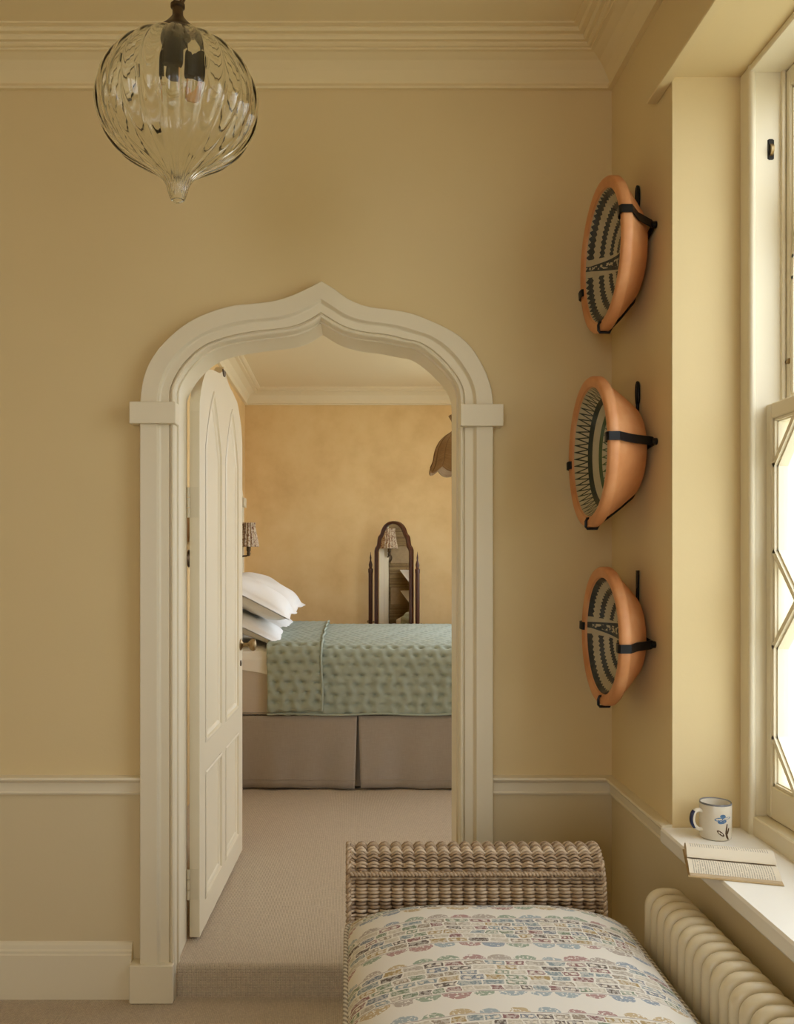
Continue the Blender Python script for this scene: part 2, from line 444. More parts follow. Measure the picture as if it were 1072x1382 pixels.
def arch_wall():
    m = MB()
    y0, y1, top = RY1, BY0, 3.3
    big = [(-.1 + (x + .1) * 1.012, z + .006) for x, z in arch]
    m.box(RX0 - .2, big[0][0], y0, y1, -.05, top); m.box(big[-1][0], WT, y0, y1, -.05, top)
    for (a, b) in zip(big, big[1:]):
        x0, z0 = a; x1, z1 = b
        m.add([(x0, y0, z0), (x1, y0, z1), (x1, y0, top), (x0, y0, top), (x0, y1, z0), (x1, y1, z1), (x1, y1, top), (x0, y1, top)],
              [(0, 1, 2, 3), (7, 6, 5, 4), (0, 4, 5, 1)])
    return m
st(arch_wall().build('wall_back', M['wall'], smooth=0, fixn=False), 'cream painted wall with the pointed ogee archway in it')

def wall_with_holes(x0, x1, ya, yb, z0, z1, holes):
    m = MB(); y = ya
    for (h0, h1, zz0, zz1) in sorted(holes):
        m.box(x0, x1, y, h0, z0, z1); m.box(x0, x1, h0, h1, z0, zz0); m.box(x0, x1, h0, h1, zz1, z1); y = h1
    m.box(x0, x1, y, yb, z0, z1); return m
WINS = [(1.05, 2.44), (-1.55, -.16)]
SZ, LZ = .742, 2.80
st(wall_with_holes(RX1, WT, RY0, RY1, -.05, 3.3, [(a, b, SZ - .045, LZ) for a, b in WINS]).build('wall_right', M['wall'], smooth=0), 'cream painted side wall with deep sash window recess')
st(MB().box(RX0 - .2, RX0, RY0 - .2, RY1, -.05, 3.3).build('wall_left', M['wall'], smooth=0), 'cream painted wall facing the sash windows')
m = MB(); m.box(RX0, -2.15, RY0 - .2, RY0, -.05, 3.3); m.box(-.85, WT, RY0 - .2, RY0, -.05, 3.3); m.box(-2.15, -.85, RY0 - .2, RY0, -.05, .8); m.box(-2.15, -.85, RY0 - .2, RY0, 2.8, 3.3)  # unseen opening added behind the camera to brighten the near room
st(m.build('wall_front', M['wall'], smooth=0), 'cream painted wall facing the archway')
st(MB().box(RX0 - .2, WT, RY0 - .2, RY1, RZ, RZ + .15).build('ceiling', M['ceil'], smooth=0), 'plain cream ceiling inside a moulded cornice')
st(MB().box(RX0 - .2, RX1, RY0 - .2, RY1 + .1, -.1, 0).build('floor', M['carpet'], smooth=0), 'beige ribbed wool carpet of the near room')

# bedroom beyond
st(MB().box(BX0 - .3, BX1 + .25, BY1, BY1 + .2, 0, 3.2).build('wall_bedroom_far', M['plaster'], smooth=0), 'mottled ochre limewash wall behind the standing mirror')
BW = (5.25, 7.12, .75, 2.0)          # window in the headboard wall
m = wall_with_holes(BX0 - .25, BX0, BY0, BY1, 0, 3.2, [BW])
st(m.build('wall_bedroom_left', M['plaster'], smooth=0), 'ochre limewash wall at the head of the bed')
st(wall_with_holes(BX1, BX1 + .25, BY0, BY1, 0, 3.2, [(3.3, 3.95, .3, 2.8), (4.95, 7.0, .3, 2.85)]).build('wall_bedroom_right', M['plaster'], smooth=0), 'ochre limewash wall opposite the pillows')
st(MB().box(BX0 - .3, BX1 + .25, BY0, BY1 + .2, BZ1, BZ1 + .1).build('ceiling_bedroom', M['bedceil'], smooth=0), 'pale ceiling above the bed')
# bedroom carpet runs over the threshold and down the step as one rounded nosing
m = MB()
prof = [(BY1, BZ0)] + [(RY1 + .03, BZ0)] + [(RY1 + .018 - .022 * sin(a), BZ0 - .022 + .022 * cos(a)) for a in [i * PI / 2 / 6 for i in range(7)]] + [(RY1 - .004, 0.0)]
xs = [AX0 - .02, AX1 + .02]
m.add([(x, y, z) for x in xs for y, z in prof], [(i, i + 1, len(prof) + i + 1, len(prof) + i) for i in range(len(prof) - 1)])
m.box(BX0, AX0 - .02, BY0, BY1, BZ0 - .05, BZ0); m.box(AX1 + .02, BX1, BY0, BY1, BZ0 - .05, BZ0)
st(m.build('floor_bedroom', M['carpet'], smooth=60, fixn=True), 'beige ribbed carpet of the bedroom with carpeted step edge')

def ring_cornice(name, x0, x1, y0, y1, prof, mat, label):
    m = MB(); rings = []
    for p, z in prof: rings.append([(x0 + p, y0 + p, z), (x1 - p, y0 + p, z), (x1 - p, y1 - p, z), (x0 + p, y1 - p, z)])
    m.loft(rings); return st(m.build(name, mat, smooth=0, fixn=False), label)
ring_cornice('trim_1', RX0, RX1, RY0, RY1, [(0, 3.056), (.018, 3.056), (.021, 3.062), (.018, 3.068), (.011, 3.071), (.011, 3.077), (.018, 3.088), (.034, 3.108), (.058, 3.128), (.085, 3.140),
             (.096, 3.141), (.096, 3.148), (.104, 3.148), (.112, 3.152), (.112, 3.158), (.124, 3.158), (.130, 3.166), (.130, 3.172), (.146, 3.172), (.152, 3.178), (.152, 3.183), (.17, 3.184), (.17, 3.191)],
             M['ceil'], 'stepped cream plaster cornice around the near ceiling')
ring_cornice('trim_2', BX0, BX1, BY0, BY1, [(0, 2.79), (.022, 2.79), (.026, 2.797), (.018, 2.806), (.022, 2.83), (.045, 2.868), (.085, 2.89), (.11, 2.893), (.11, 2.905), (.125, 2.905), (.14, 2.912), (.14, 2.926)],
             M['bedceil'], 'cream plaster cornice of the bedroom')

# arch surround
# outer outline
def wx(px, s=406.0): return (px - 470) / s
def wz(py, s=406.0): return H + (752 - py) / s
outL = [(188.5, 556), (189, 539), (193, 511), (203, 486), (221, 462), (248, 438.5), (276, 423.5), (311, 412.5), (340, 409.5), (365, 406.5), (388, 400.5), (412, 390), (434, 379)]
outR = [(434, 379), (452, 390), (469, 402.5), (487, 410.5), (502, 414.5), (531, 418), (560, 424), (600, 441), (624, 456), (642, 476), (656, 502), (663.5, 524), (666, 544), (666, 558)]
out_L = resample(crom([(wx(a), wz(b)) for a, b in outL]), 30)
out_R = resample(crom([(wx(a), wz(b)) for a, b in outR]), 30)
SP = .125
JL = [(AX0, SP), (AX0, 1.0)]; JR = [(AX1, 1.0), (AX1, SP)]
def shift(path, d): return path
oxl, oxr = out_L[0][0], out_R[-1][0]
outer = [(oxl, SP), (oxl, 1.0)] + out_L + out_R[1:] + [(oxr, 1.0), (oxr, SP)]
inner = [(AX0, SP), (AX0, 1.0)] + open_L + open_R[1:] + [(AX1, 1.0), (AX1, SP)]
aprof = [(0, 0), (0, .040), (.02, .044), (.50, .044), (.53, .041), (.56, .033), (.60, .030), (.84, .030), (.85, .023), (.885, .023), (.895, .031), (.93, .0345), (.97, .0335), (1.0, .028)]
arc = thing('trim_3', 'cream moulded ogee arch surround with square capitals and plinths', None, (-.1, 2.98, 0), kind='structure')
m = MB()
m.loft([[(a[0] + (b[0] - a[0]) * d, RY1 - h, a[1] + (b[1] - a[1]) * d) for d, h in aprof] for a, b in zip(outer, inner)], closed=False)
m.build('architrave', M['trim'], arc, 30, fixn=False)
m = MB()
lp = [(RY1 - .028, 0), (RY1 + .012, 0), (RY1 + .014, .006), (RY1 + .026, .007), (RY1 + .028, 0.0), (BY0 - .055, 0.0), (BY0 - .054, .0), (BY0 + .002, 0.0)]
inner2 = [(AX0, 0.0)] + inner[1:-1] + [(AX1, 0.0)]
cx = -.1
m.loft([[(p[0] + (e if p[0] < cx else -e) * (1 if i < 8 or i > len(inner2) - 8 else .7), y, p[1] - (e * .7 if 8 <= i <= len(inner2) - 8 else 0)) for y, e in lp] for i, p in enumerate(inner2)], closed=False)
m.build('jamb_lining', M['trim'], arc, 30, fixn=False)
for (x0, x1, z0, z1) in [(wx(174, 409), wx(236.5, 409), wz(571, 409), wz(541.5, 409)), (wx(622, 409), wx(680, 409), wz(574.5, 409), wz(545, 409))]:
    MB().bevbox(x0, x1, RY1 - .064, RY1 + .01, z0, z1, .002).build('capital', M['trim'], arc, 30)
for (x0, x1) in [(wx(173, 409), AX0 - .001), (AX1 + .001, wx(680, 409))]:
    MB().bevbox(x0, x1, RY1 - .056, RY1 + .0, 0.002, SP + .004, .003).build('plinth_block', M['trim'], arc, 30)

# dado rail and skirting: profile (protrusion, z), along straight runs
dado = [(0, .682), (.010, .684), (.013, .690), (.009, .695), (.009, .724), (.014, .728), (.026, .731), (.031, .738), (.029, .7445), (.020, .7465), (0, .748)]
skirt = [(0, 0), (.022, 0), (.022, .148), (.018, .152), (.018, .160), (.013, .166), (.011, .178), (.006, .185), (0, .188)]
def run(prof, axis, c, a0, a1, sgn):
    m = MB()
    if axis == 'x': m.loft([[(a, c - sgn * p, z) for p, z in prof] for a in (a0, a1)], closed=False, caps=True)
    else: m.loft([[(c - sgn * p, a, z) for p, z in prof] for a in (a0, a1)], closed=False, caps=True)
    return m
T1 = thing('trim_4', 'cream dado rail left of the archway', None, (-1.6, RY1, .7), kind='structure')
run(dado, 'x', RY1, RX0, oxl, 1).build('dado_rail', M['trim'], T1, 25)
T2 = thing('trim_5', 'cream dado rail between the archway and the window sill', None, (.7, RY1, .7), kind='structure')
run(dado, 'x', RY1, oxr, RX1 - .0, 1).build('dado_rail', M['trim'], T2, 25)
run(dado, 'y', RX1, RY1, 2.44, 1).build('dado_rail', M['trim'], T2, 25)
run(dado, 'y', RX1, 1.05, -.16, 1).build('dado_rail', M['trim'], T2, 25)
st(run(skirt, 'x', RY1, RX0, wx(173, 409), 1).build('baseboard_back_left', M['trim'], smooth=25), 'tall cream skirting board left of the archway')
st(run(skirt, 'x', RY1, wx(680, 409), RX1, 1).build('baseboard_back_right', M['trim'], smooth=25), 'cream skirting board behind the wicker headrest')
st(run(skirt, 'y', RX1, RY1, RY0, 1).build('baseboard_right', M['trim'], smooth=25), 'cream skirting board under the sash window')
st(run(skirt, 'y', RX0, RY0, RY1, -1).build('baseboard_left', M['trim'], smooth=25), 'cream skirting board facing the sash windows')
st(run([(p, z + BZ0) for p, z in skirt], 'x', BY1, BX0, BX1, 1).build('baseboard_bedroom', M['trim'], smooth=25), 'cream skirting board behind the standing mirror')

# lath over the window recess
st(MB().bevbox(.858, RX1, .9, 2.56, 2.786, 2.842, .003).build('trim_6', M['wall'], smooth=30), 'narrow cream board above the window recess')

# ------------------------------------------------------------------ sash windows
def bars(m, x0, x1, pts, w=.012):
    # glazing bar strokes in the window plane: list of polylines (y, z)
    for a, b in zip(pts, pts[1:]):
        d = Vector((b[0] - a[0], b[1] - a[1])); d.normalize(); n = Vector((-d.y, d.x))
        A = Vector(a) - d * .004; B = Vector(b) + d * .004
        xm = x0 + .010
        for (hw, xa, xb) in ((w, x0 + .008, x1), (w * .55, x0, x0 + .008)):
            v = [(x, p.x + n.x * sgn * hw, p.y + n.y * sgn * hw) for x in (xa, xb) for p in (A, B) for sgn in (-1, 1)]
            m.add(v, [(0, 1, 3, 2), (4, 6, 7, 5), (0, 4, 5, 1), (2, 3, 7, 6), (0, 2, 6, 4), (1, 5, 7, 3)])

def sash_window(k, ya, yb, label):
    W = thing('window_%d' % k, label, None, (1.2, (ya + yb) / 2, SZ), kind='structure')
    Y0, Y1 = ya + .055, yb - .055
    for (a, b) in ((ya, Y0), (Y1, yb)):
        MB().bevbox(1.075, 1.224, a, b, SZ - .03, LZ, .004).build('sash_box', M['trim'], W, 30)
    MB().bevbox(1.075, 1.224, Y0, Y1, LZ - .018, LZ, .003).build('head_lining', M['trim'], W, 30)
    MB().bevbox(1.082, 1.26, Y0, Y1, SZ - .04, SZ + .048, .004).build('bottom_lining', M['trim'], W, 30)
    for y in (Y0, Y1):
        s = 1 if y == Y0 else -1
        MB().tube([(1.083, y + s * .001, SZ), (1.083, y + s * .001, LZ)], .010, 10).build('staff_bead', M['trim'], W, 60)
        MB().box(1.160, 1.168, min(y, y + s * .012), max(y, y + s * .012), SZ, LZ).build('parting_bead', M['trim'], W, 0)
    zb, zm, zt = SZ + .05, 1.89, LZ - .02
    # lower sash
    def sash(x0, x1, z0, z1, rb, rt):
        S = MB()
        st_w = .032
        S.bevbox(x0, x1, Y0 + .002, Y0 + st_w, z0, z1, .003); S.bevbox(x0, x1, Y1 - st_w, Y1 - .002, z0, z1, .003)
        S.bevbox(x0, x1, Y0 + st_w, Y1 - st_w, z0, z0 + rb, .003); S.bevbox(x0, x1, Y0 + st_w, Y1 - st_w, z1 - rt, z1, .003)
        o = S.build('sash', M['trim'], W, 30)
        # glazing bead around the glass
        g = MB(); a, b = Y0 + st_w, Y1 - st_w
        bars(g, x0 + .006, x1 - .006, [(a + .004, z0 + rb + .004), (b - .004, z0 + rb + .004), (b - .004, z1 - rt - .004), (a + .004, z1 - rt - .004), (a + .004, z0 + rb + .004)], .006)
        g.build('glazing_bead', M['trim'], o, 0)
        return o, a, b
    lo, a, b = sash(1.12, 1.158, zb, zm, .085, .040)
    up, a2, b2 = sash(1.17, 1.208, zm - .04, zt, .040, .050)
    p = MB(); p.box(1.191, 1.194, a2 - .005, b2 + .005, zm - .005, zt - .045); p.build('glass_pane', M['pane'], up, 0)
    # two columns of stretched octagons in the lower sash
    cw = (b - a) / 2
    e, d = .010, .118
    for c in range(2):
        y_a, y_b = a + c * cw + e, a + (c + 1) * cw - e
        for (z0, z1) in ((1.0065, 1.2465), (1.4965, 1.7265)):
            g = MB()
            xo = .0009 * (c + 2 * (z0 > 1.2)); bars(g, 1.118 + xo, 1.156 - xo, [(y_a, z0), (y_a, z1), (y_a + d, z1 + d + .005), (y_b - d, z1 + d + .005), (y_b, z1), (y_b, z0), (y_b - d, z0 - d - .005), (y_a + d, z0 - d - .005), (y_a, z0)], .0125)
            g.build('glazing_bar', M['trim'], lo, 0)
            MB().prism([(y_a, z0), (y_a, z1), (y_a + d, z1 + d), (y_b - d, z1 + d), (y_b, z1), (y_b, z0), (y_b - d, z0 - d), (y_a + d, z0 - d)], 1.141, 1.143, lambda p_, q_, d_: (d_, p_, q_)).build('glass_pane', M['pane'], lo, 0)
        for (yo, sg) in ((y_a - e, 1), (y_b + e, -1)):
            for (zl_, zh_, zp) in ((1.2465, 1.4965, 1.3715), (1.7265, 1.8500, 1.8495), (.877, 1.0065, .8775)):
                tri = [(yo, zl_), (yo + sg * e, zl_), (yo + sg * (d + e), zp), (yo + sg * e, zh_), (yo, zh_)]
                MB().prism(tri, 1.141, 1.143, lambda p_, q_, d_: (d_, p_, q_)).build('glass_pane', M['pane'], lo, 0)
    for c in range(2):
        y_a, y_b = a2 + c * cw, a2 + (c + 1) * cw
        g = MB(); ym = (y_a + y_b) / 2
        pts = [(y_a + .01, 1.92), (y_a + .01, 2.22)] + [(y_a + .01 + (ym - y_a - .01) * (1 - cos(i * PI / 20)), 2.22 + .36 * sin(i * PI / 20)) for i in range(1, 11)]
        bars(g, 1.170, 1.206, pts, .011)
        pts = [(y_b - .01, 1.92), (y_b - .01, 2.22)] + [(y_b - .01 - (y_b - .01 - ym) * (1 - cos(i * PI / 20)), 2.22 + .36 * sin(i * PI / 20)) for i in range(1, 11)]
        bars(g, 1.170, 1.206, pts, .011)
        g.build('glazing_bar', M['trim'], up, 0)
    # pulley and brass stop on the far stile
    q = MB().bevbox(1.125, 1.143, Y1 - .003, Y1 + .01, 2.548, 2.604, .003).build('pulley_plate', M['hole'], W, 30)
    MB().lathe([(.002, -.004), (.018, -.004), (.018, .004), (.002, .004)], 20, (1.134, Y1 + .004, 2.574), 'x', cap=True).build('pulley_wheel', M['brass'], W, 30)
    MB().lathe([(.001, -.03), (.007, -.03), (.0085, -.024), (.006, -.018), (.006, 0.0), (.010, .002), (.001, .003)], 14, (1.172, Y1 - .0, 2.003), 'y').build('sash_stop', M['brass'], W, 50)
    # board
    return W
sash_window(1, *WINS[0], 'cream painted sash window with octagonal gothic glazing bars')
sash_window(2, *WINS[1], 'cream painted sash window further along the side wall')
for k, (a, b) in enumerate(WINS):
    m = MB(); m.bevbox(.855, 1.09, a + .001, b - .001, SZ - .042, SZ, .006)
    st(m.build('window_sill_%d' % (k + 1), M['sill'], smooth=30), ['deep cream sill with the mug and open book', 'deep cream sill of the second sash window'][k])

st(MB().box(WT + .01, 40, -30, 40, -.75, -.7).build('ground', M['lawn'], smooth=0), 'pale garden ground outside the sash window')

# ------------------------------------------------------------------ bedroom headboard window with arch surround
B2 = thing('window_3', 'arched cream window surround behind the bed pillows', None, (BX0, 6.12, .75), kind='structure')
yc, hw = (BW[0] + BW[1]) / 2, (BW[1] - BW[0]) / 2
def ogee(hw_, z0, zs, rise, n=24):
    pts = [(-hw_, z0), (-hw_, zs)]
    for i in range(1, n + 1):
        t_ = i / n
        pts.append((-hw_ + hw_ * t_, zs + rise * (sin(min(t_ / .62, 1) * PI / 2) * .74 + (max(0, t_ - .62) / .38) ** 1.6 * .26)))
    return pts + [(-a, b) for a, b in reversed(pts[:-1])]
po = ogee(hw + .10, .60, 1.94, .42); pi_ = ogee(hw, .60, 1.94, .32)
m = MB(); m.loft([[(BX0 + h, yc + a[0] + (b[0] - a[0]) * d, a[1] + (b[1] - a[1]) * d) for d, h in [(0, 0), (0, .04), (.5, .04), (.55, .03), (.9, .03), (1, .022), (1, -.1)]] for a, b in zip(po, pi_)], closed=False)
m.build('architrave', M['trim'], B2, 30)
for s in (-1, 1):
    a, b = sorted((yc + s * (hw - .005), yc + s * (hw + .125)))
    MB().bevbox(BX0, BX0 + .058, a, b, 1.885, 1.96, .002).build('capital', M['trim'], B2, 30)
MB().box(BX0 - .16, BX0 - .155, BW[0], BW[1], BW[2], BW[3]).build('glass_pane', M['pane'], B2, 0)
m = MB()
for y in (BW[0] + .58, BW[0] + 1.17): m.box(BX0 - .17, BX0 - .145, y - .012, y + .012, BW[2], BW[3])
m.build('glazing_bar', M['trim'], B2, 0)

bl = thing('bamboo_blind', 'bamboo roman blind hanging behind the pillows, seen in the mirror', 'blind', (BX0 - .02, yc, 1.4))
m = MB()
z = BW[2] - .02
while z < 1.99:
    off = .006 * sin(z * 40); m.tube([(BX0 - .02 + off * .3, BW[0] + .002, z), (BX0 - .02 + off * .3, BW[1] - .002, z)], .0064, 5, sy=.8); z += .0118
tag(m.build('slat', M['bamboo'], bl, 0), None, kind='stuff')
MB().box(BX0 - .034, BX0 - .030, BW[0] + .001, BW[1] - .001, BW[2] + .001, BW[3] - .001).build('light_stop', M['bamboo'], bl, 0)  # solid sheet added behind the slats to keep daylight from showing through
m = MB()
for i in range(12): y = BW[0] + .07 + i * .147; m.box(BX0 - .013, BX0 - .0115, y - .002, y + .002, BW[2], 1.99)
m.build('cord', M['rattan'], bl, 0)
for zz in (1.02, 1.42): MB().bevbox(BX0 - .016, BX0 + .002, BW[0] + .02, BW[1] - .02, zz, zz + .17, .004).build('fold', M['bamboo'], bl, 0)

# bedroom right window
B3 = thing('window_4', 'tall bedroom window opposite the headboard', None, (1.5, 5.6, .8), kind='structure')
def casement(parent, y0, y1, z0, z1):
    m = MB(); ym = (y0 + y1) / 2; zm = (z0 + z1) / 2
    for (a, b, c, d) in ((y0, y0 + .06, z0, z1), (y1 - .06, y1, z0, z1), (y0 + .06, y1 - .06, z0, z0 + .07), (y0 + .06, y1 - .06, z1 - .06, z1), (y0 + .06, y1 - .06, zm - .02, zm + .02), (ym - .015, ym + .015, z0 + .07, z1 - .06)): m.box(1.48, 1.53, a, b, c, d)
    m.build('window_frame', M['trim'], parent, 0)
casement(B3, 4.95, 7.0, .3, 2.85)
B4 = thing('window_5', 'added unseen bedroom window lighting the carpet beside the archway wall', None, (1.5, 3.95, .65), kind='structure')  # narrow window added out of view to light the carpet near the doorway
casement(B4, 3.3, 3.95, .3, 2.8)


# ------------------------------------------------------------------ door leaf (local u across the leaf, z up, n out of the visible face)
hx, hy = -.533, 3.190
ang = math.atan2(.960, .040)
D = thing('door_1', 'open cream gothic panelled door leaf swung into the bedroom', None, (hx, hy, BZ0 + .012), kind='structure')
D.rotation_euler = (0, 0, ang)
ORG[D.name] = Vector((0, 0, 0))
DW, DT = .955, .036
zb_ = BZ0 + .012
def darch(u):            # leaf top over the width
    x = AX0 + (AX1 - AX0) * (u / DW)
    for a, b in zip(arch, arch[1:]):
        if a[0] <= x <= b[0]: return a[1] + (b[1] - a[1]) * (x - a[0]) / max(b[0] - a[0], 1e-9) - zb_ - .012
    return arch[0][1] - zb_ - .012
SW = .105; MU = .085
p1 = (SW, (DW - MU) / 2); p2 = ((DW + MU) / 2, DW - SW)
ZL0, ZL1, ZU0, ZUS, ZUA = .095, .57, .675, 1.78, 2.01
def ptop(u, p):          # pointed ogee head of an upper panel
    t_ = abs(u - (p[0] + p[1]) / 2) / ((p[1] - p[0]) / 2)
    return ZUS + (ZUA - ZUS) * (1 - t_ ** 1.7) * (.86 + .14 * (1 - t_) ** 2)
us = [0, .004] + [SW * i / 4 for i in range(1, 4)]
for p in (p1, p2): us += [p[0] + (p[1] - p[0]) * i / 18 for i in range(19)]
us += [p1[1] + MU * i / 3 for i in range(1, 3)] + [p2[1] + (DW - p2[1]) * i / 5 for i in range(1, 6)]
us = sorted(set(us))
RAD = .012
m = MB()
def quad(m, u0, u1, za0, zb0, za1, zb1, n): m.add([(u0, n, za0), (u1, n, za1), (u1, n, zb1), (u0, n, zb0)], [(0, 1, 2, 3)])
for u0, u1 in zip(us, us[1:]):
    um = (u0 + u1) / 2; t0, t1 = darch(u0), darch(u1)
    pp = p1 if p1[0] < um < p1[1] else p2 if p2[0] < um < p2[1] else None
    if pp is None: quad(m, u0, u1, 0, t0, 0, t1, 0)
    else:
        quad(m, u0, u1, 0, ZL0, 0, ZL0, 0); quad(m, u0, u1, ZL1, ZU0, ZL1, ZU0, 0); quad(m, u0, u1, ptop(u0, pp), t0, ptop(u1, pp), t1, 0)
        quad(m, u0, u1, ZL0, ZL1, ZL0, ZL1, RAD); quad(m, u0, u1, ZU0, ptop(u0, pp), ZU0, ptop(u1, pp), RAD)
    quad(m, u0, u1, 0, t0, 0, t1, DT)
    m.add([(u0, 0, t0), (u1, 0, t1), (u1, DT, t1), (u0, DT, t0)], [(0, 1, 2, 3)])
    m.add([(u0, 0, 0), (u1, 0, 0), (u1, DT, 0), (u0, DT, 0)], [(3, 2, 1, 0)])
for u in (0, DW): m.add([(u, 0, 0), (u, DT, 0), (u, DT, darch(u)), (u, 0, darch(u))], [(0, 1, 2, 3)])
def ploop(p, up):
    if not up: return [(p[0], ZL0), (p[1], ZL0), (p[1], ZL1), (p[0], ZL1)]
    L = [(p[0], ZU0), (p[1], ZU0)] + [(p[1] - (p[1] - p[0]) * i / 18, ptop(p[1] - (p[1] - p[0]) * i / 18, p)) for i in range(19)]
    return L
for p in (p1, p2):
    for up in (0, 1):
        L = ploop(p, up)
        for a, b in zip(L, L[1:] + L[:1]):
            m.add([(a[0], 0, a[1]), (b[0], 0, b[1]), (b[0], RAD, b[1]), (a[0], RAD, a[1])], [(0, 1, 2, 3)])
m.build('leaf', M['trim'], D, 0, fixn=False)
for p in (p1, p2):
    for up in (0, 1):
        L = ploop(p, up); c = ((p[0] + p[1]) / 2, sum(q[1] for q in L) / len(L))
        def ins(q, d):
            zc = ZL0 + .2 if not up else 1.2
            return (q[0] + d * (1 if q[0] < c[0] - .01 else -1 if q[0] > c[0] + .01 else 0), q[1] + (d if q[1] < zc else -d))
        g = MB(); pr = [(0, -.001), (.006, -.0045), (.013, -.003), (.017, .004), (.024, .006), (.030, RAD)]
        rings = []
        for q in L + L[:1]:
            rings.append([(ins(q, d)[0], n_, ins(q, d)[1]) for d, n_ in pr])
        g.loft(rings, closed=False); g.build('panel_moulding', M['trim'], D, 40, fixn=False)
# local +n must face the room side: leaf front is n = 0 with thickness behind it (n = DT)
kz = 1.08 - zb_
K = MB().lathe([(.001, 0), (.026, 0), (.026, -.004), (.018, -.008), (.010, -.014), (.009, -.030), (.014, -.040), (.026, -.050), (.029, -.060), (.024, -.069), (.010, -.073), (.001, -.074)], 28, (DW - .055, 0, kz), 'y').build('knob', M['brass'], D, 40)
MB().lathe([(.001, 0), (.013, 0), (.013, -.004), (.007, -.006), (.001, -.006)], 18, (DW - .055, 0, kz - .085), 'y').build('keyhole_cover', M['dkbrass'], D, 40)
for z in (.19, 1.56):
    hg = MB()
    hg.box(-.002, .0005, .002, .034, z - .055, z + .055)
    for i in range(3): hg.tube([(-.004, DT + .004, z - .055 + i * .037), (-.004, DT + .004, z - .055 + i * .037 + .034)], .006, 10)
    hg.build('hinge', M['white_metal'], D, 40)
m = MB(); m.prism([(DW / 2 + .03 * cos(PI + PI * i / 10), darch(DW * .49) - .004 + .026 * sin(PI + PI * i / 10)) for i in range(11)], -.004, .0, lambda a, b, d: (a, d, b))
m.build('catch_plate', M['dkbrass'], D, 0)

# ------------------------------------------------------------------ bed, bedding
BN, BF = 5.27, 7.05              # near and far side of the bed
BHX, BFX = -.83, 1.17            # head and foot
MT = .925                        # mattress top
bed = thing('bed', 'bed with linen valance skirt and taupe mattress, its head to the window', 'bed', (.17, 6.16, BZ0))
m = MB(); m.bevbox(BHX, BFX, BN + .03, BF - .03, BZ0 + .06, .53, .01); m.build('base', M['mattress'], bed, 30)
for x in (BHX + .1, BFX - .1):
    for y in (BN + .15, BF - .15):
        MB().lathe([(.02, 0), (.03, .02), (.03, .07)], 12, (x, y, BZ0), cap=True).build('leg', M['wood'], bed, 40)
def rrect(x0, x1, y0, y1, r, z, n=6):
    pts = []
    for cx_, cy_, a0 in ((x1 - r, y1 - r, 0), (x0 + r, y1 - r, PI / 2), (x0 + r, y0 + r, PI), (x1 - r, y0 + r, 1.5 * PI)):
        for i in range(n + 1): a = a0 + PI / 2 * i / n; pts.append((cx_ + r * cos(a), cy_ + r * sin(a), z))
    return pts
m = MB(); m.loft([rrect(BHX + i, BFX - i, BN + i, BF - i, .08, z) for i, z in ((.03, .545), (.005, .56), (0, .60), (0, .84), (.012, .885), (.04, MT - .004), (.06, MT))], True, True)
m.build('mattress', M['mattress'], bed, 50)
m = MB()
m.loft([rrect(BHX - i, BFX + i, BN - i, BF + i, .085, z) for i, z in ((-.002, .548), (.006, .552), (.006, .558), (-.002, .562))], True); m.build('mattress_piping', M['skirt'], bed, 60)
# fitted sheet showing at the pillow end
m = MB()
def sheet(u, v):
    w = .012 * sin(v * 9 + 1) * (1 - abs(2 * u - 1))
    x = BHX + .02 + v * .52
    L = [(BN - .008, .80 + .02 * sin(v * 6)), (BN - .009, .88), (BN + .015, MT - .002), (BN + .08, MT + .006), (6.16, MT + .010), (BF - .08, MT + .006), (BF + .009, .88), (BF + .008, .80)]
    k = u * (len(L) - 1); i = min(int(k), len(L) - 2); t_ = k - i
    y = L[i][0] + (L[i + 1][0] - L[i][0]) * t_; z = L[i][1] + (L[i + 1][1] - L[i][1]) * t_
    return (x, y, z + .003 * sin(x * 40 + y * 9))
m.grid(sheet, 56, 14); m.build('fitted_sheet', M['sheet'], bed, 60)
# valance skirt: two panels with an inverted pleat
def skirt_panel(xa, xb, flare_a, flare_b, name='bed_skirt'):
    m = MB(); n = 60
    def f(u, v):
        x = xa + (xb - xa) * u + (flare_a * (1 - u) ** 8 + flare_b * u ** 8) * v * .0
        wav = .010 * v * (sin(x * 13 + .6) + .6 * sin(x * 29 + 2))
        y = BN - .012 - wav - .006 * v
        if flare_a: y -= -.0 + .012 * v * (1 - u) ** 6
        if flare_b: y -= .012 * v * u ** 6
        z = .545 - v * (.545 - BZ0 - .012) + .004 * sin(x * 11) * v
        xx = x + v * (flare_a * (1 - u) ** 3 + flare_b * u ** 3)
        return (xx, y, z)
    m.grid(f, n, 12)
    o = m.build(name, M['skirt'], bed, 60)
    mod = o.modifiers.new('thick', 'SOLIDIFY'); mod.thickness = .004
    h = MB()
    pts = [Vector(f(i / n, .885)) + Vector((0, -.003, 0)) for i in range(n + 1)]
    h.tube(pts, .0022, 5); h.build('hem_stitch', M['skirt'], o, 60)
    return o
PX = (483 - 470) / 228
skirt_panel(BHX, PX - .004, 0, -.014); skirt_panel(PX + .004, BFX, .014, 0)
m = MB(); m.grid(lambda u, v: (PX - .07 + .14 * u, BN + .022 - .03 * abs(2 * u - 1) ** 2, .545 - v * (.545 - BZ0 - .012)), 10, 6); m.build('pleat', M['skirt'], bed, 60)
for s, x in ((1, BFX),):
    m = MB(); m.grid(lambda u, v: (x + .008 + .008 * v * sin(u * 22), BN - .012 + (BF - BN + .024) * u, .545 - v * (.545 - BZ0 - .012)), 30, 6); m.build('bed_skirt', M['skirt'], bed, 60)

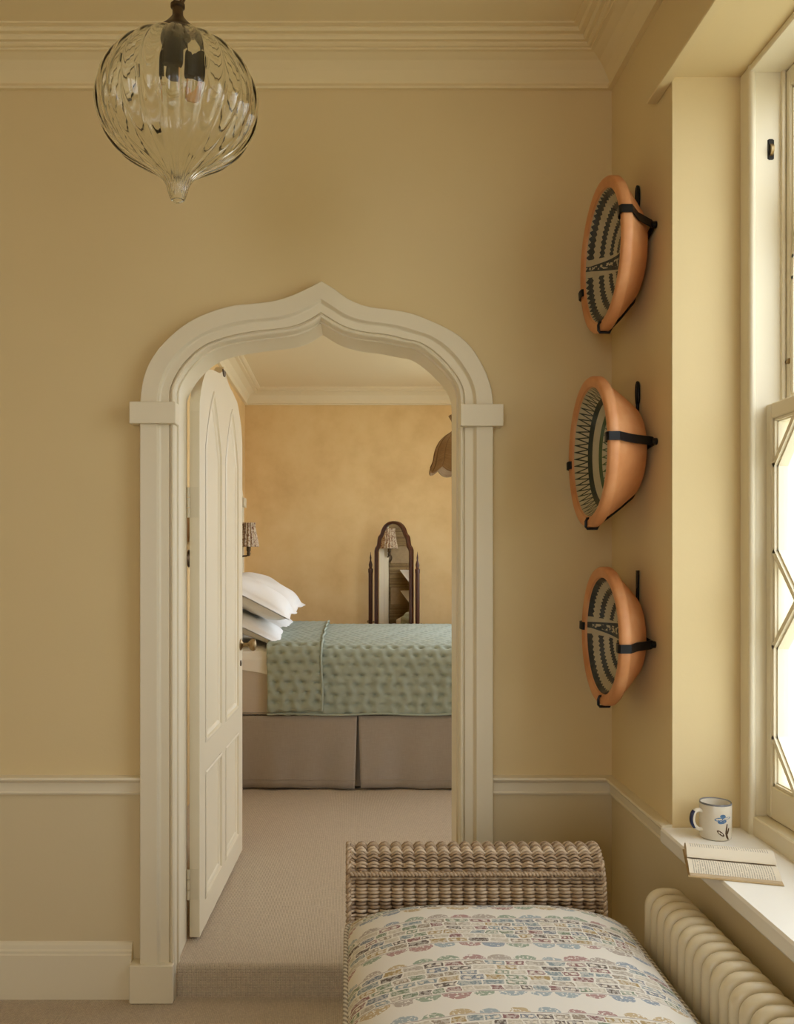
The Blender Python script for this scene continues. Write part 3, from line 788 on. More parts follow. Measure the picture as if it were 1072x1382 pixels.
# quilt: path across the bed (near hem, side, top, far side)
QX0, QX1 = -.478, 1.20
def qpath(hem, lift):
    r = .085
    p = [(BN - .018 - lift, hem)]
    p += [(BN - .022 - lift, hem + .12), (BN - .020 - lift, .78)]
    zt = MT + .028 + lift
    cy, cz = BN - .018 - lift + r, zt - r
    p += [(cy - r * cos(a), cz + r * sin(a)) for a in [i * PI / 2 / 6 for i in range(7)]]
    p += [(5.7, zt + .006), (6.16, zt + .012), (6.7, zt + .006)]
    cy2 = BF + .018 + lift - r
    p += [(cy2 + r * sin(a), cz + r * cos(a)) for a in [i * PI / 2 / 6 for i in range(7)]]
    p += [(BF + .02 + lift, .78), (BF + .02 + lift, hem)]
    return p
def quilt_part(name, xa, xb, hem, lift, parent, seed, step=.0078):
    pts = resample(qpath(hem, lift), 330)
    L = [0]
    for a, b in zip(pts, pts[1:]): L.append(L[-1] + math.hypot(b[0] - a[0], b[1] - a[1]))
    nx = max(6, int((xb - xa) / step)); rows = []
    px_, pv = .080, .058
    for j, (y, z) in enumerate(pts):
        a = pts[max(j - 1, 0)]; b = pts[min(j + 1, len(pts) - 1)]
        ty, tz = b[0] - a[0], b[1] - a[1]; l = math.hypot(ty, tz); ny, nz = -tz / l, ty / l
        row = []
        for i in range(nx + 1):
            x = xa + (xb - xa) * i / nx; v = L[j]
            rI = round(v / pv)
            best = 9
            for dr in (-1, 0, 1):
                r_ = rI + dr; off = (r_ % 2) * px_ / 2 + .006 * sin(r_ * 2.3)
                k = round((x - off) / px_)
                dx = x - off - k * px_; dv = v - r_ * pv
                best = min(best, (dx / 2.2) ** 2 + dv ** 2)
            h = .008 - .020 * math.exp(-best / (2 * .0062 ** 2)) - .003 * math.exp(-best / (2 * .016 ** 2))
            side = max(0, min(1, (.86 - z) / .1))
            h += side * (.004 * sin(x * 2 * PI / px_ * 1 + .5) + .0035 * sin(x * 71 + v * 33 + seed) * sin(v * 57 - x * 21))
            h += .0015 * sin(x * 120 + v * 40) + .004 * sin(x * 7 + seed) * side
            wob = .006 * sin(x * 9 + seed) * max(0, 1 - v / .2) 
            row.append((x + .004 * sin(v * 12), y + ny * h, z + nz * h + wob))
        rows.append(row)
    m = MB(); m.loft(rows, closed=False)
    o = m.build(name, M['quilt'], parent, 70)
    mod = o.modifiers.new('thick', 'SOLIDIFY'); mod.thickness = .012; mod.offset = -1
    return o, pts
Q = thing('quilt', 'sage green hand-quilted coverlet spread over the bed, turned back at the pillow end', 'quilt', (.36, 6.16, MT))
body, _ = quilt_part('coverlet', QX0 + .02, QX1, .552, 0.0, Q, 1.0)
fold, fp = quilt_part('turned_back_fold', QX0, -.160, .572, .020, Q, 4.0)
for xx in (-.160,):
    m = MB(); m.tube([(xx + .004 + .004 * sin(i * .12), y - (.008 if z < .9 else 0), z + .008) for i, (y, z) in enumerate(fp)], .0075, 8); m.build('piping', M['quilt_edge'], Q, 60)
m = MB(); m.tube([(QX0 + (QX1 - QX0) * i / 40, BN - .026, .556 + .004 * sin(i * .5)) for i in range(41)], .007, 8); m.build('piping', M['quilt_edge'], Q, 60)

# pillows
def pillow(loc, rot, sx, sy, th, label, seed, mat=None, droop=0.0):
    P = thing('pillow', label, 'pillow', loc, 'white pillows on the bed')
    ORG[P.name] = Vector((0, 0, 0))
    m = MB(); n = 30
    def prof(a, b):
        k = max(0.0, (1 - abs(a) ** 2.4)) * max(0.0, (1 - abs(b) ** 2.4))
        return k ** .5
    for sgn in (1, -1):
        def f(u, v):
            a, b = 2 * u - 1, 2 * v - 1
            pin = 1 - .085 * (1 - abs(a)) * abs(b) ** 3
            pin2 = 1 - .085 * (1 - abs(b)) * abs(a) ** 3
            ai = min(1, abs(a) / .90) * (1 if a > 0 else -1); bi = min(1, abs(b) / .92) * (1 if b > 0 else -1)
            h = prof(ai, bi) * th / 2
            h += .006 * sin(a * 7 + seed) * sin(b * 5 + seed * 2) * prof(ai, bi)
            x, y = a * sx / 2 * pin2, b * sy / 2 * pin
            edge = max(abs(a), abs(b)); w = .005 * sin(b * 5 + seed) * max(0, edge - .86) / .14
            return (x, y, sgn * (h + .002) + w - droop * max(0, a) ** 2)
        m.grid(f, n, n)
    o = m.build('pillowcase', M['sheet'], P, 80, fixn=True)
    P.rotation_euler = rot
    return P
pillow((-.598, 5.72, 1.228), (0, math.radians(27), 0), .56, .80, .18, 'plump white pillow with flanged edge, upper one at the open door side', 1.0)
pillow((-.620, 5.70, 1.052), (0, math.radians(25), math.radians(2)), .50, .80, .12, 'white pillow lying under the plump one at the open door side', 2.4)
pillow((-.598, 6.62, 1.228), (0, math.radians(27), math.radians(-2)), .56, .78, .18, 'upper white pillow on the wall side, reflected in the mirror', 3.0)
pillow((-.620, 6.62, 1.052), (0, math.radians(25), 0), .50, .78, .12, 'lower white pillow on the wall side, reflected in the mirror', 4.4)

# ------------------------------------------------------------------ cheval mirror
MX, MY, MA = .376, 7.36, math.radians(40)
ch = thing('cheval_mirror', 'dark mahogany standing mirror with shaped arched frame behind the bed', 'mirror', (MX, MY, BZ0))
ORG[ch.name] = Vector((0, 0, 0)); ch.rotation_euler = (0, 0, -MA)
k = 1 / cos(MA) * .99
def sh(pts): return [(a * k, b) for a, b in pts]
half = [(.150, .22), (.150, 1.43), (.143, 1.455), (.131, 1.475), (.125, 1.52), (.119, 1.548), (.103, 1.57), (.090, 1.61), (.068, 1.645), (.036, 1.668), (0, 1.674)]
hin = [(.128, .245), (.128, 1.42), (.121, 1.44), (.110, 1.462), (.104, 1.508), (.098, 1.532), (.085, 1.556), (.072, 1.593), (.052, 1.625), (.026, 1.645), (0, 1.651)]
def full(h): h = crom(h[1:], 4); return sh([(-a, b) for a, b in reversed(h)][::-1][::-1]) 
def loop(hf):
    c = crom(hf[1:], 4); c = [hf[0]] + c
    return sh(c + [(-a, b) for a, b in reversed(c[:-1])])
LO, LI = loop(half), loop(hin)
m = MB()
m.loft([[(a[0], .016, a[1]), (a[0], -.010, a[1]), ((a[0] * .6 + b[0] * .4), -.019, a[1] * .6 + b[1] * .4), (b[0], -.012, b[1]), (b[0], .0, b[1])] for a, b in zip(LO + LO[:1], LI + LI[:1])], closed=False)
m.build('frame', M['wood'], ch, 40)
MB().prism(LO, .004, .016, lambda a, b, d: (a, d, b)).build('backboard', M['wood'], ch, 0)
MB().prism(LI, -.002, .003, lambda a, b, d: (a, d, b)).build('mirror_glass', M['mirror'], ch, 0)
for s in (-1, 1):
    x = s * .188 * k
    m = MB(); m.lathe([(.018, .10), (.020, .12), (.014, .16), (.018, .24), (.018, 1.24), (.021, 1.25), (.021, 1.275), (.012, 1.285), (.017, 1.31), (.012, 1.33), (.006, 1.35), (.008, 1.37), (.003, 1.40), (.001, 1.42)], 14, (x, 0, 0)); o = m.build('post', M['wood'], ch, 40)
    m = MB(); m.tube([(x * .80, 0, .83), (x * 1.14, 0, .83)], .006, 8); m.lathe([(.001, 0), (.012, .002), (.014, .010), (.008, .018), (.001, .02)], 12, (x * 1.12, 0, .83), 'x'); m.build('pivot_knob', M['brass'], ch, 40)
    m = MB(); m.tube(crom([(x, -.21, .018), (x, -.16, .05), (x, -.06, .11), (x, 0, .125), (x, .06, .11), (x, .13, .05), (x, .17, .018)], 4), .018, 8); m.build('foot', M['wood'], ch, 50)
m = MB(); m.bevbox(-.188 * k, .188 * k, -.012, .012, .15, .19, .003); m.build('stretcher', M['wood'], ch, 30)

# ------------------------------------------------------------------ wall lamps
def sconce(y, label):
    L = thing('wall_lamp', label, 'lamp', (BX0, y, 1.52), 'pleated wall lamps by the bed')
    m = MB(); m.lathe([(.001, .022), (.03, .02), (.045, .012), (.05, 0)], 20, (BX0, y, 1.475), 'x'); m.build('wall_plate', M['dkbrass'], L, 40)
    m = MB(); m.tube(crom([(BX0 + .01, y, 1.475), (BX0 + .04, y, 1.490), (BX0 + .075, y, 1.495), (BX0 + .088, y, 1.52)], 5), .007, 8); m.build('arm', M['dkbrass'], L, 60)
    m = MB(); m.lathe([(.001, -.045), (.012, -.04), (.016, -.02), (.011, -.01), (.017, .0), (.017, .04), (.001, .045)], 14, (BX0 + .088, y, 1.535)); m.build('lamp_holder', M['dkbrass'], L, 40)
    n = 96
    m = MB(); rings = []
    for r, z in ((.080, 1.567), (.079, 1.571), (.068, 1.63), (.056, 1.705), (.050, 1.735), (.055, 1.758)):
        rings.append([(BX0 + .088 + (r + .006 * sin(a * 16) * (1 if r > .065 else .5)) * cos(a), y + (r + .006 * sin(a * 16)) * sin(a), z) for a in [2 * PI * i / n for i in range(n)]])
    m.loft(rings); o = m.build('lamp_shade', M['shade'], L, 60)
    mo = o.modifiers.new('thick', 'SOLIDIFY'); mo.thickness = .002
    m = MB(); m.tube([(BX0 + .03, y - .01, 1.45), (BX0 + .012, y - .015, 1.2), (BX0 + .012, y - .015, .8), (BX0 + .012, y - .015, BZ0 + .01)], .003, 6); m.build('flex', M['dkbrass'], L, 60)
    return L
sconce(7.13, 'floral pleated wall lamp in the corner by the ochre wall')
sconce(4.93, 'floral pleated wall lamp behind the open door')

# ------------------------------------------------------------------ rattan pendant over the bed
RXp, RYp = .775, 6.0
rp = thing('rattan_pendant', 'brown woven rattan pendant shade with scalloped rim above the bed', 'pendant light', (RXp, RYp, 2.09))
prof = crom([(.215, 2.085), (.195, 2.13), (.185, 2.19), (.160, 2.25), (.120, 2.295), (.078, 2.325), (.062, 2.35), (.070, 2.395), (.092, 2.435)], 5)
m = MB(); NR = 8; n = 96
z0 = prof[0][1]
rings = []
for r, z in prof:
    t_ = max(0, 1 - (z - z0) / .11)
    rings.append([(RXp + r * (1 + .05 * t_ * abs(sin(a * NR / 2))) * cos(a), RYp + r * (1 + .05 * t_ * abs(sin(a * NR / 2))) * sin(a), z - .040 * t_ * abs(sin(a * NR / 2))) for a in [2 * PI * i / n for i in range(n)]])
m.loft(rings); o = m.build('woven_shade', M['rattan'], rp, 60); mo = o.modifiers.new('thick', 'SOLIDIFY'); mo.thickness = .003
m = MB()
for j in range(1, len(rings), 1): m.tube(rings[j], .0042, 4, closed=True)
tag(m.build('rattan_strand', M['rattan'], rp, 0), None, kind='stuff')
for i in range(0, n, 6):
    m = MB(); m.tube([(p[0] + (p[0] - RXp) * .025, p[1] + (p[1] - RYp) * .025, p[2]) for p in [r_[i] for r_ in rings]], .0045, 5); m.build('rib', M['rattan'], rp, 60)
m = MB(); m.tube(rings[0], .007, 6, closed=True); m.build('rim', M['rattan'], rp, 60)
m = MB(); m.tube([(RXp, RYp, 2.30), (RXp, RYp, BZ1 - .02)], .004, 8); m.build('flex', M['dkbrass'], rp, 60)
m = MB(); m.lathe([(.001, 0), (.045, 0), (.05, -.01), (.03, -.03), (.006, -.045)], 20, (RXp, RYp, BZ1)); m.build('ceiling_rose', M['brass'], rp, 40)
m = MB(); m.lathe([(.001, .05), (.018, .05), (.02, 0), (.026, -.03), (.03, -.06), (.024, -.09), (.001, -.1)], 16, (RXp, RYp, 2.26)); m.build('bulb', M['cream_pot'], rp, 50)

# ------------------------------------------------------------------ glass pendant
GX, GY = (240 - 470) / 600, 2.0
gp = thing('glass_pendant', 'fluted clear glass onion-shaped pendant light on a bronze chain', 'pendant light', (GX, GY, 2.28))
gpx = [(14, 50), (22, 51), (36.1, 55.7), (56, 64), (73.4, 75.7), (87.5, 90.2), (97.9, 107), (104, 125.2), (105.5, 144.2), (102.5, 163), (94.9, 180.8), (82, 198), (64.8, 212), (39.6, 227), (22.8, 239), (15.6, 250), (12.6, 261), (8.4, 271), (0.6, 274)]
gpr = crom([(r / 600, H + (752 - y) / 600) for r, y in gpx], 6)
NF = 22
def flute(a, h, amp=.060):
    t_ = (h - 2.28) / .41
    amp_ = amp * min(1, max(0, (2.652 - h) / .04)) * min(1, max(0.0, (h - 2.285) / .03))
    tw = .12 * max(0, 1 - t_) ** 2
    return 1 + amp_ * (abs(cos((a + tw) * NF / 2)) * 1.5 - .9)
m = MB(); m.lathe(gpr, 160, (GX, GY, 0), mod=flute)
inn = [(max(r - .0025, .0003), h + (.003 if i > len(gpr) - 8 else 0)) for i, (r, h) in enumerate(gpr)]
def flute_in(a, h): return flute(a, h, .044)
m2 = MB(); m2.lathe(list(reversed(inn)), 160, (GX, GY, 0), mod=flute_in)
m.add(m2.v, m2.f)
n1 = 160; lastring = len(gpr) * n1
# close the neck between outer and inner wall
nin = len(m.v) - n1
m.f += [(j, (j + 1) % n1, nin + (j + 1) % n1, nin + j) for j in range(n1)]
m.f.append(tuple((len(gpr) - 1) * n1 + j for j in range(n1))); m.f.append(tuple(lastring + j for j in range(n1)))
m.build('glass_shade', M['glass'], gp, 80)
ztop = H + (752 - 47) / 600
m = MB(); m.lathe([(.047, ztop - .006), (.050, ztop), (.046, ztop + .006), (.030, ztop + .020), (.016, ztop + .036), (.012, ztop + .044), (.012, ztop + .058), (.016, ztop + .061), (.016, ztop + .068), (.006, ztop + .074), (.001, ztop + .076)], 28, (GX, GY, 0)); m.build('cap', M['dkbrass'], gp, 40)
zl = ztop + .088; i = 0
while zl < RZ - .03:
    m = MB(); pts = []
    for q in range(16):
        a = 2 * PI * q / 16; dx, dz = .009 * cos(a), .017 * sin(a)
        pts.append((GX + (dx if i % 2 == 0 else 0), GY + (0 if i % 2 == 0 else dx), zl + dz))
    m.tube(pts, .0028, 6, closed=True); m.build('chain_link', M['dkbrass'], gp, 60); zl += .027; i += 1
m = MB(); m.tube(crom([(GX + .004, GY, ztop + .06), (GX + .016, GY, ztop + .085), (GX + .012, GY, ztop + .12), (GX - .012, GY, ztop + .16), (GX + .012, GY, ztop + .22), (GX - .01, GY, ztop + .3), (GX + .008, GY, ztop + .4), (GX, GY, RZ)], 5), .003, 6); m.build('flex', M['dkbrass'], gp, 60)
m = MB(); m.lathe([(.001, 0), (.05, 0), (.055, -.008), (.03, -.026), (.008, -.04), (.001, -.04)], 24, (GX, GY, RZ)); m.build('ceiling_rose', M['dkbrass'], gp, 40)
for q in range(3):
    a = 2 * PI * q / 3 + .5
    bx_, by_ = GX + .036 * cos(a), GY + .036 * sin(a)
    m = MB(); m.tube([(GX, GY, ztop - .005), (bx_, by_, ztop - .02), (bx_, by_, ztop - .035)], .004, 6); m.lathe([(.001, .0), (.014, -.002), (.0165, -.012), (.0165, -.05), (.012, -.056), (.001, -.056)], 18, (bx_, by_, ztop - .03)); m.build('lamp_holder', M['hole'], gp, 40)
    m = MB(); m.lathe([(.001, 0), (.0035, 0), (.0045, -.02), (.0045, -.045), (.001, -.05)], 10, (bx_, by_, ztop - .092)); m.build('bulb_filament', M['amber'], gp, 50)
    m = MB(); m.lathe([(.010, 0), (.013, -.012), (.016, -.035), (.014, -.06), (.006, -.078), (.0005, -.082)], 18, (bx_, by_, ztop - .085)); m.build('bulb', M['pane'], gp, 60)

# ------------------------------------------------------------------ terracotta basins on the side wall
def basin(yc_, zc, R, depth, shoulder, base_r, tilt, inner_mat, label, loop_top=True, lean=0.0):
    X1 = RX1 - .012; X0 = X1 - depth
    B = thing('basin', label, 'basin', (X0, yc_, zc), 'terracotta basins hung on the side wall')
    ORG[B.name] = Vector((0, 0, 0))
    lip = .031
    outp = [(R - .004, -.002), (R, .004), (R, .024), (R - .006, .031), (R - .017, .034)]
    r1, a1 = R - .017, .034; r2, a2 = base_r, depth
    ctrl = [(r1, a1), ((r1 * .52 + shoulder * .48), a1 + (.80 * depth - a1) * .52), (shoulder, .80 * depth), (shoulder - .018, .93 * depth), (r2, a2)]
    outp += crom(ctrl, 7)[1:]
    outer_pts = list(outp)
    prof_o = outp + [(.002, depth)]
    m = MB(); m.lathe(list(reversed(prof_o)) + [(R - .010, -.003), (R - lip, 0.002), (R - lip - .003, .008)], 72, axis='x'); m.build('clay_body', M['terra'], B, 50)
    ir = [(R - lip - .003, .008), (R - lip - .010, .020)]
    ir += crom([(R - lip - .010, .020), (R - .064, .34 * depth), (R - .095, .54 * depth), (R - .13, .68 * depth), (.04, .765 * depth), (.002, .775 * depth)], 6)[1:]
    m = MB(); m.lathe(ir, 72, axis='x'); m.build('glazed_inside', M[inner_mat], B, 60)
    # iron hanger
    wr = .69 * R
    Hn = MB()
    path_rod = [(0, depth + .004), (base_r, depth + .004)] + [(r + .0045, a) for r, a in reversed(outer_pts[4:])]
    path_strap = [(0, depth + .004), (wr - .004, depth + .004), (wr + .004, depth - .004), (wr * .5 + R * .5 + .003, depth * .5)]
    hook = [(R + .004, .026), (R + .004, -.003), (R - .002, -.0075), (R - .018, -.0075), (R - .027, -.004), (R - .029, .012)]
    def strap(phi, hw, nm, rod=False):
        e = Vector((0, cos(phi), sin(phi))); n_ = Vector((0, -sin(phi), cos(phi)))
        P3 = [Vector((a, 0, 0)) + e * r for r, a in (path_rod if rod else path_strap) + hook]
        m = MB()
        if rod: m.tube(P3, .0042, 8)
        else:
            rings = []
            for i_, p in enumerate(P3):
                tt = P3[min(i_ + 1, len(P3) - 1)] - P3[max(i_ - 1, 0)]; tt.normalize(); q = tt.cross(n_)
                w = hw if i_ > 1 else hw * .8
                rings.append([p + n_ * w + q * .0018, p - n_ * w + q * .0018, p - n_ * w - q * .0018, p + n_ * w - q * .0018])
            m.loft(rings, True, True)
        m.build(nm, M['iron'], B, 30)
    strap(PI - tilt, .0125, 'strap'); strap(-tilt, .0125, 'strap'); strap(-PI / 2 - .03, .004, 'bottom_hook', True)
    m = MB(); xb = depth + .006
    zt = R * .90
    m.tube([(xb, 0, 0), (xb, 0, zt - .045)], .005, 8)
    if loop_top: m.tube([(xb, .009 * sin(2 * PI * i / 14), zt - .025 + .032 * cos(2 * PI * i / 14)) for i in range(14)], .0055, 8, closed=True)
    else: m.box(xb - .003, xb + .003, -.007, .007, zt - .10, zt + .01)
    m.build('hanging_rod', M['iron'], B, 50)
    # boss where the strap meets the wall plate
    m = MB(); e = Vector((0, cos(PI - tilt), sin(PI - tilt))) * wr; m.tube([(depth - .006, e.y, e.z), (depth + .010, e.y, e.z)], .010, 10); m.build('stud', M['iron'], B, 50)
    return B
BYc = 2.715
basin(BYc, 2.40, .229, .108, .152, .105, math.radians(15), 'black_striped_glaze', 'shallow terracotta basin with black zigzag stripes, hung highest on the wall')
basin(BYc, 1.802, .229, .146, .148, .105, math.radians(5), 'green_zigzag_glaze', 'deep terracotta basin with green zigzag glaze in black iron hanger')
basin(BYc, 1.2425, .211, .108, .138, .095, math.radians(-5), 'black_striped_glaze_shifted', 'terracotta basin with black zigzag stripes, hung lowest above the dado rail', False)

# ------------------------------------------------------------------ wicker daybed
CX0, CX1 = .006, .682
cz = thing('wicker_daybed', 'woven wicker daybed with rolled headrest beside the radiator', 'daybed', (.35, 1.7, 0))
bprof = crom([(2.350, .36), (2.362, .44), (2.376, .53), (2.388, .595), (2.394, .624), (2.408, .650), (2.436, .672), (2.470, .680), (2.506, .672), (2.535, .650), (2.548, .620), (2.540, .580), (2.515, .556), (2.485, .552)], 8)
bprof = resample(bprof, 62)
def normal2(pr, i):
    a = pr[max(i - 1, 0)]; b = pr[min(i + 1, len(pr) - 1)]
    dy, dz = b[0] - a[0], b[1] - a[1]; l = math.hypot(dy, dz)
    return (-dz / l, dy / l)
NS = 21; pitch = (CX1 - CX0) / NS
def weave_rows(pr, name, x0, x1, mat, r=.0043, amp=.0190, every=1):
    m = MB(); ns = round((x1 - x0) / pitch)
    for i in range(0, len(pr), every):
        ny, nz = normal2(pr, i); sg = 1 if (i // every) % 2 else -1
        jit = random.uniform(-.0012, .0012); ph = random.uniform(-.12, .12)
        pts = []
        N = ns * 5
        for k_ in range(N + 1):
            x = x0 + (x1 - x0) * k_ / N
            # bulge over each stake, alternate rows shifted
            b = .5 + .5 * cos(2 * PI * (x - x0) / pitch + (PI if sg > 0 else 0) * .18 + ph)
            h = amp * (b ** .42 - .66)
            pts.append((x, pr[i][0] + ny * h + nz * jit, pr[i][1] + nz * h - ny * jit))
        m.tube(pts, r * random.uniform(.85, 1.1), 5)
    return tag(m.build(name, mat, cz, 80, fixn=False), None, kind='stuff')
weave_rows(bprof, 'woven_strand', CX0, CX1, M['wicker'])
for i in range(NS + 1):
    x = CX0 + pitch * i
    m = MB(); m.tube([(x, p[0] - normal2(bprof, j)[0] * .006, p[1] - normal2(bprof, j)[1] * .006) for j, p in enumerate(bprof)][::2], .0042, 5); m.build('stake', M['wicker_dark'], cz, 60)
m = MB(); m.grid(lambda u, v: (CX0 + .004 + (CX1 - CX0 - .008) * u, bprof[int(v * 62)][0] - normal2(bprof, int(v * 62))[0] * .017, bprof[int(v * 62)][1] - normal2(bprof, int(v * 62))[1] * .017), 2, 62); m.build('headrest_lining', M['wicker_dark'], cz, 60)
def braid(pts, name, r=.0055, tw=.0045, turn=330.0, n=3):
    P_ = [Vector(p) for p in resample(pts, 120)]
    for s in range(2):
        out_ = []; L = 0
        for i, p in enumerate(P_):
            if i: L += (P_[i] - P_[i - 1]).length
            tt = (P_[min(i + 1, len(P_) - 1)] - P_[max(i - 1, 0)]).normalized()
            a = tt.orthogonal() if abs(tt.x) < .9 else Vector((0, 0, 1)); a = (a - tt * a.dot(tt)).normalized(); b = tt.cross(a)
            ph = L * turn + s * PI
            out_.append(p + a * tw * cos(ph) + b * tw * sin(ph))
        m = MB(); m.tube(out_, r, 6); m.build(name, M['wicker'], cz, 80)
si = min(range(63), key=lambda i: abs(bprof[i][1] - .627) + (9 if i > 30 else 0))
ny, nz = normal2(bprof, si)
braid([(CX0, bprof[si][0] + ny * .013, bprof[si][1] + nz * .013), (CX1, bprof[si][0] + ny * .013, bprof[si][1] + nz * .013)], 'braided_seam', .0048, .0045)
for x in (CX0 - .004, CX1 + .004):
    braid([(x, p[0] + normal2(bprof, j)[0] * .002, p[1] + normal2(bprof, j)[1] * .002) for j, p in enumerate(bprof)], 'end_braid', .005, .0045, 260)
    # spiral woven disc closing the roll
    m = MB(); c = (2.475, .618); pts = []
    for i in range(150):
        a = i * .38; r_ = .066 * (1 - i / 155)
        pts.append((x + (.004 if x > .3 else -.004), c[0] + r_ * cos(a), c[1] + r_ * sin(a)))
    m.tube(pts, .0048, 5); m.build('roll_end', M['wicker_dark'], cz, 60)
# outer back, sides, seat rail, legs
back = resample([(2.46, .56), (2.455, .40), (2.45, .10)], 40)
weave_rows(back, 'back_panel', CX0, CX1, M['wicker'], .0045)
def side_panel(x, nx_):
    m = MB(); Y0_, Y1_ = .62, 2.44; n_ = 46
    for i in range(34):
        z = .10 + i * .0098; sg = i % 2
        pts = [(x + nx_ * .006 * (.5 + .5 * cos(2 * PI * (y - Y0_) / .037 + sg * PI)), y, z) for y in [Y0_ + (Y1_ - Y0_) * k_ / 200 for k_ in range(201)]]
        m.tube(pts, .0046, 4)
    tag(m.build('side_panel', M['wicker'], cz, 80, fixn=False), None, kind='stuff')
side_panel(CX0 + .008, -1); side_panel(CX1 - .008, 1)
MB().bevbox(CX0 + .012, CX1 - .012, .60, 2.43, .36, .415, .01).build('seat_deck', M['wicker_dark'], cz, 30)
for x in (CX0 + .035, CX1 - .035):
    for y in (.66, 2.40):
        MB().lathe([(.022, 0), (.026, .01), (.026, .37), (.02, .38)], 14, (x, y, 0.0), cap=True).build('leg', M['wicker'], cz, 40)
weave_rows(resample([(.61, .10), (.605, .42)], 32), 'front_panel', CX0, CX1, M['wicker'], .0045)

# seat cushion
SX0, SX1, SY0, SY1 = -.002, .718, .60, 2.352
cu = thing('seat_cushion', 'thick piped seat cushion with faded town print on the wicker daybed', 'cushion', (.36, 1.65, .415))
zc0 = .418
ZE = .520
def ctop(u, v):
    a, b = 2 * u - 1, 2 * v - 1
    k_ = (max(0.0, 1 - abs(a) ** 3.0) * max(0.0, 1 - abs(b) ** 16)) ** .62
    sq = 1 - .018 * (1 - abs(b) ** 2) * 0
    rr = .05
    # rounded plan corners
    X = (SX0 + SX1) / 2 + a * (SX1 - SX0) / 2; Y = (SY0 + SY1) / 2 + b * (SY1 - SY0) / 2
    if abs(a) > .86 and abs(b) > .95: X -= math.copysign((abs(a) - .86) / .14 * (abs(b) - .95) / .05 * .02, a); Y -= math.copysign((abs(a) - .86) / .14 * (abs(b) - .95) / .05 * .02, b)
    return (X, Y, ZE + k_ * .085 + .002 * sin(X * 17 + Y * 5) * k_)
m = MB(); NU, NV = 48, 90
m.grid(ctop, NU, NV)
def edge_loop(z, off):
    L = []
    for i in range(NU): L.append(ctop(i / NU, 0))
    for j in range(NV): L.append(ctop(1, j / NV))
    for i in range(NU): L.append(ctop(1 - i / NU, 1))
    for j in range(NV): L.append(ctop(0, 1 - j / NV))
    c = ((SX0 + SX1) / 2, (SY0 + SY1) / 2)
    return [(p[0] + off * (1 if p[0] > c[0] + .3 else -1 if p[0] < c[0] - .3 else 0), p[1] + off * (1 if p[1] > c[1] + .8 else -1 if p[1] < c[1] - .8 else 0), z) for p in L]
m.loft([edge_loop(ZE, 0), edge_loop(ZE - .03, .006), edge_loop(ZE - .07, .005), edge_loop(zc0 + .002, -.004)], True)
m.build('cover', M['print'], cu, 60)
m = MB(); m.tube(edge_loop(ZE - .001, .003)[::2], .0065, 7, closed=True); m.build('piping', M['cord'], cu, 60)
m = MB(); m.tube(edge_loop(zc0 + .006, -.002)[::2], .005, 6, closed=True); m.build('piping', M['cord'], cu, 60)

# ------------------------------------------------------------------ column radiator
NSEC = 22
rad = thing('column_radiator', 'cream cast-iron column radiator under the window sill', 'radiator', (.80, 1.78, 0))
xa, xb_, zlo, zhi, rc = .762, .842, .115, .634, .030
lp_ = []
for cx_, cz_, a0 in ((xb_ - rc, zhi - rc, 0), (xa + rc, zhi - rc, PI / 2), (xa + rc, zlo + rc, PI), (xb_ - rc, zlo + rc, 1.5 * PI)):
    for i in range(7): a = a0 + PI / 2 * i / 6; lp_.append((cx_ + rc * cos(a), 0, cz_ + rc * sin(a)))
m = MB(); m.tube(lp_, .0163, 12, closed=True, sy=1.0, up=(0, 1, 0))
m.tube([(.80, 0, zlo), (.80, 0, zhi)], .0165, 10)
m.lathe([(.001, -.0225), (.021, -.0225), (.021, .0225), (.001, .0225)], 16, (.80, 0, zhi - .045), 'y')
m.lathe([(.001, -.0225), (.021, -.0225), (.021, .0225), (.001, .0225)], 16, (.80, 0, zlo + .045), 'y')
ry = 2.235
tmp = MB(); tmp.v = [(x, y + ry, z) for x, y, z in m.v]; tmp.f = m.f
sec = tmp.build('section', M['radiator'], rad, 60)
for i in range(1, NSEC):
    c = sec.copy(); COL.objects.link(c); c.parent = rad; c.location = (0, -.045 * i, 0)
for y in (ry - .045, ry - .045 * (NSEC - 2)):
    for x in (xa, xb_):
        MB().lathe([(.022, 0), (.016, .02), (.014, .12)], 12, (x, y, 0), cap=True).build('foot', M['radiator'], rad, 40)
m = MB(); m.tube([(.80, ry + .02, zlo + .045), (.80, ry + .075, zlo + .045), (.80, ry + .08, .08), (.80, ry + .08, 0)], .009, 10); m.build('pipe', M['brass'], rad, 60)
m = MB(); m.lathe([(.001, -.03), (.016, -.03), (.019, -.01), (.019, .03), (.012, .036), (.001, .036)], 16, (.80, ry + .078, zlo + .085)); m.build('valve', M['cream_pot'], rad, 40)

# ------------------------------------------------------------------ mug
mx_, my_, mz_ = .972, 2.352, SZ
mug = thing('mug', 'cream stoneware mug with blue flower and dark blue handle on the sill', 'mug', (mx_, my_, mz_))
r0 = .0405; hh = .095
m = MB(); m.lathe([(.001, .0005), (r0 - .004, .0005), (r0 - .001, .003), (r0, .01), (r0, hh - .004), (r0 - .0015, hh), (r0 - .0035, hh - .002), (r0 - .004, .012), (r0 - .008, .007), (.001, .006)], 44, (mx_, my_, mz_)); m.build('body', M['cream_pot'], mug, 40)
m = MB(); m.lathe([(r0 + .0003, hh - .004), (r0 - .001, hh + .0005), (r0 - .0036, hh - .002)], 44, (mx_, my_, mz_)); m.build('rim', M['mug_rim'], mug, 50)
ha = math.radians(188)
hp = [(mx_ + (r0 + d) * cos(ha), my_ + (r0 + d) * sin(ha), mz_ + z) for d, z in crom([(-.002, .072), (.010, .074), (.020, .068), (.024, .050), (.019, .034), (.009, .025), (-.002, .024)], 5)]
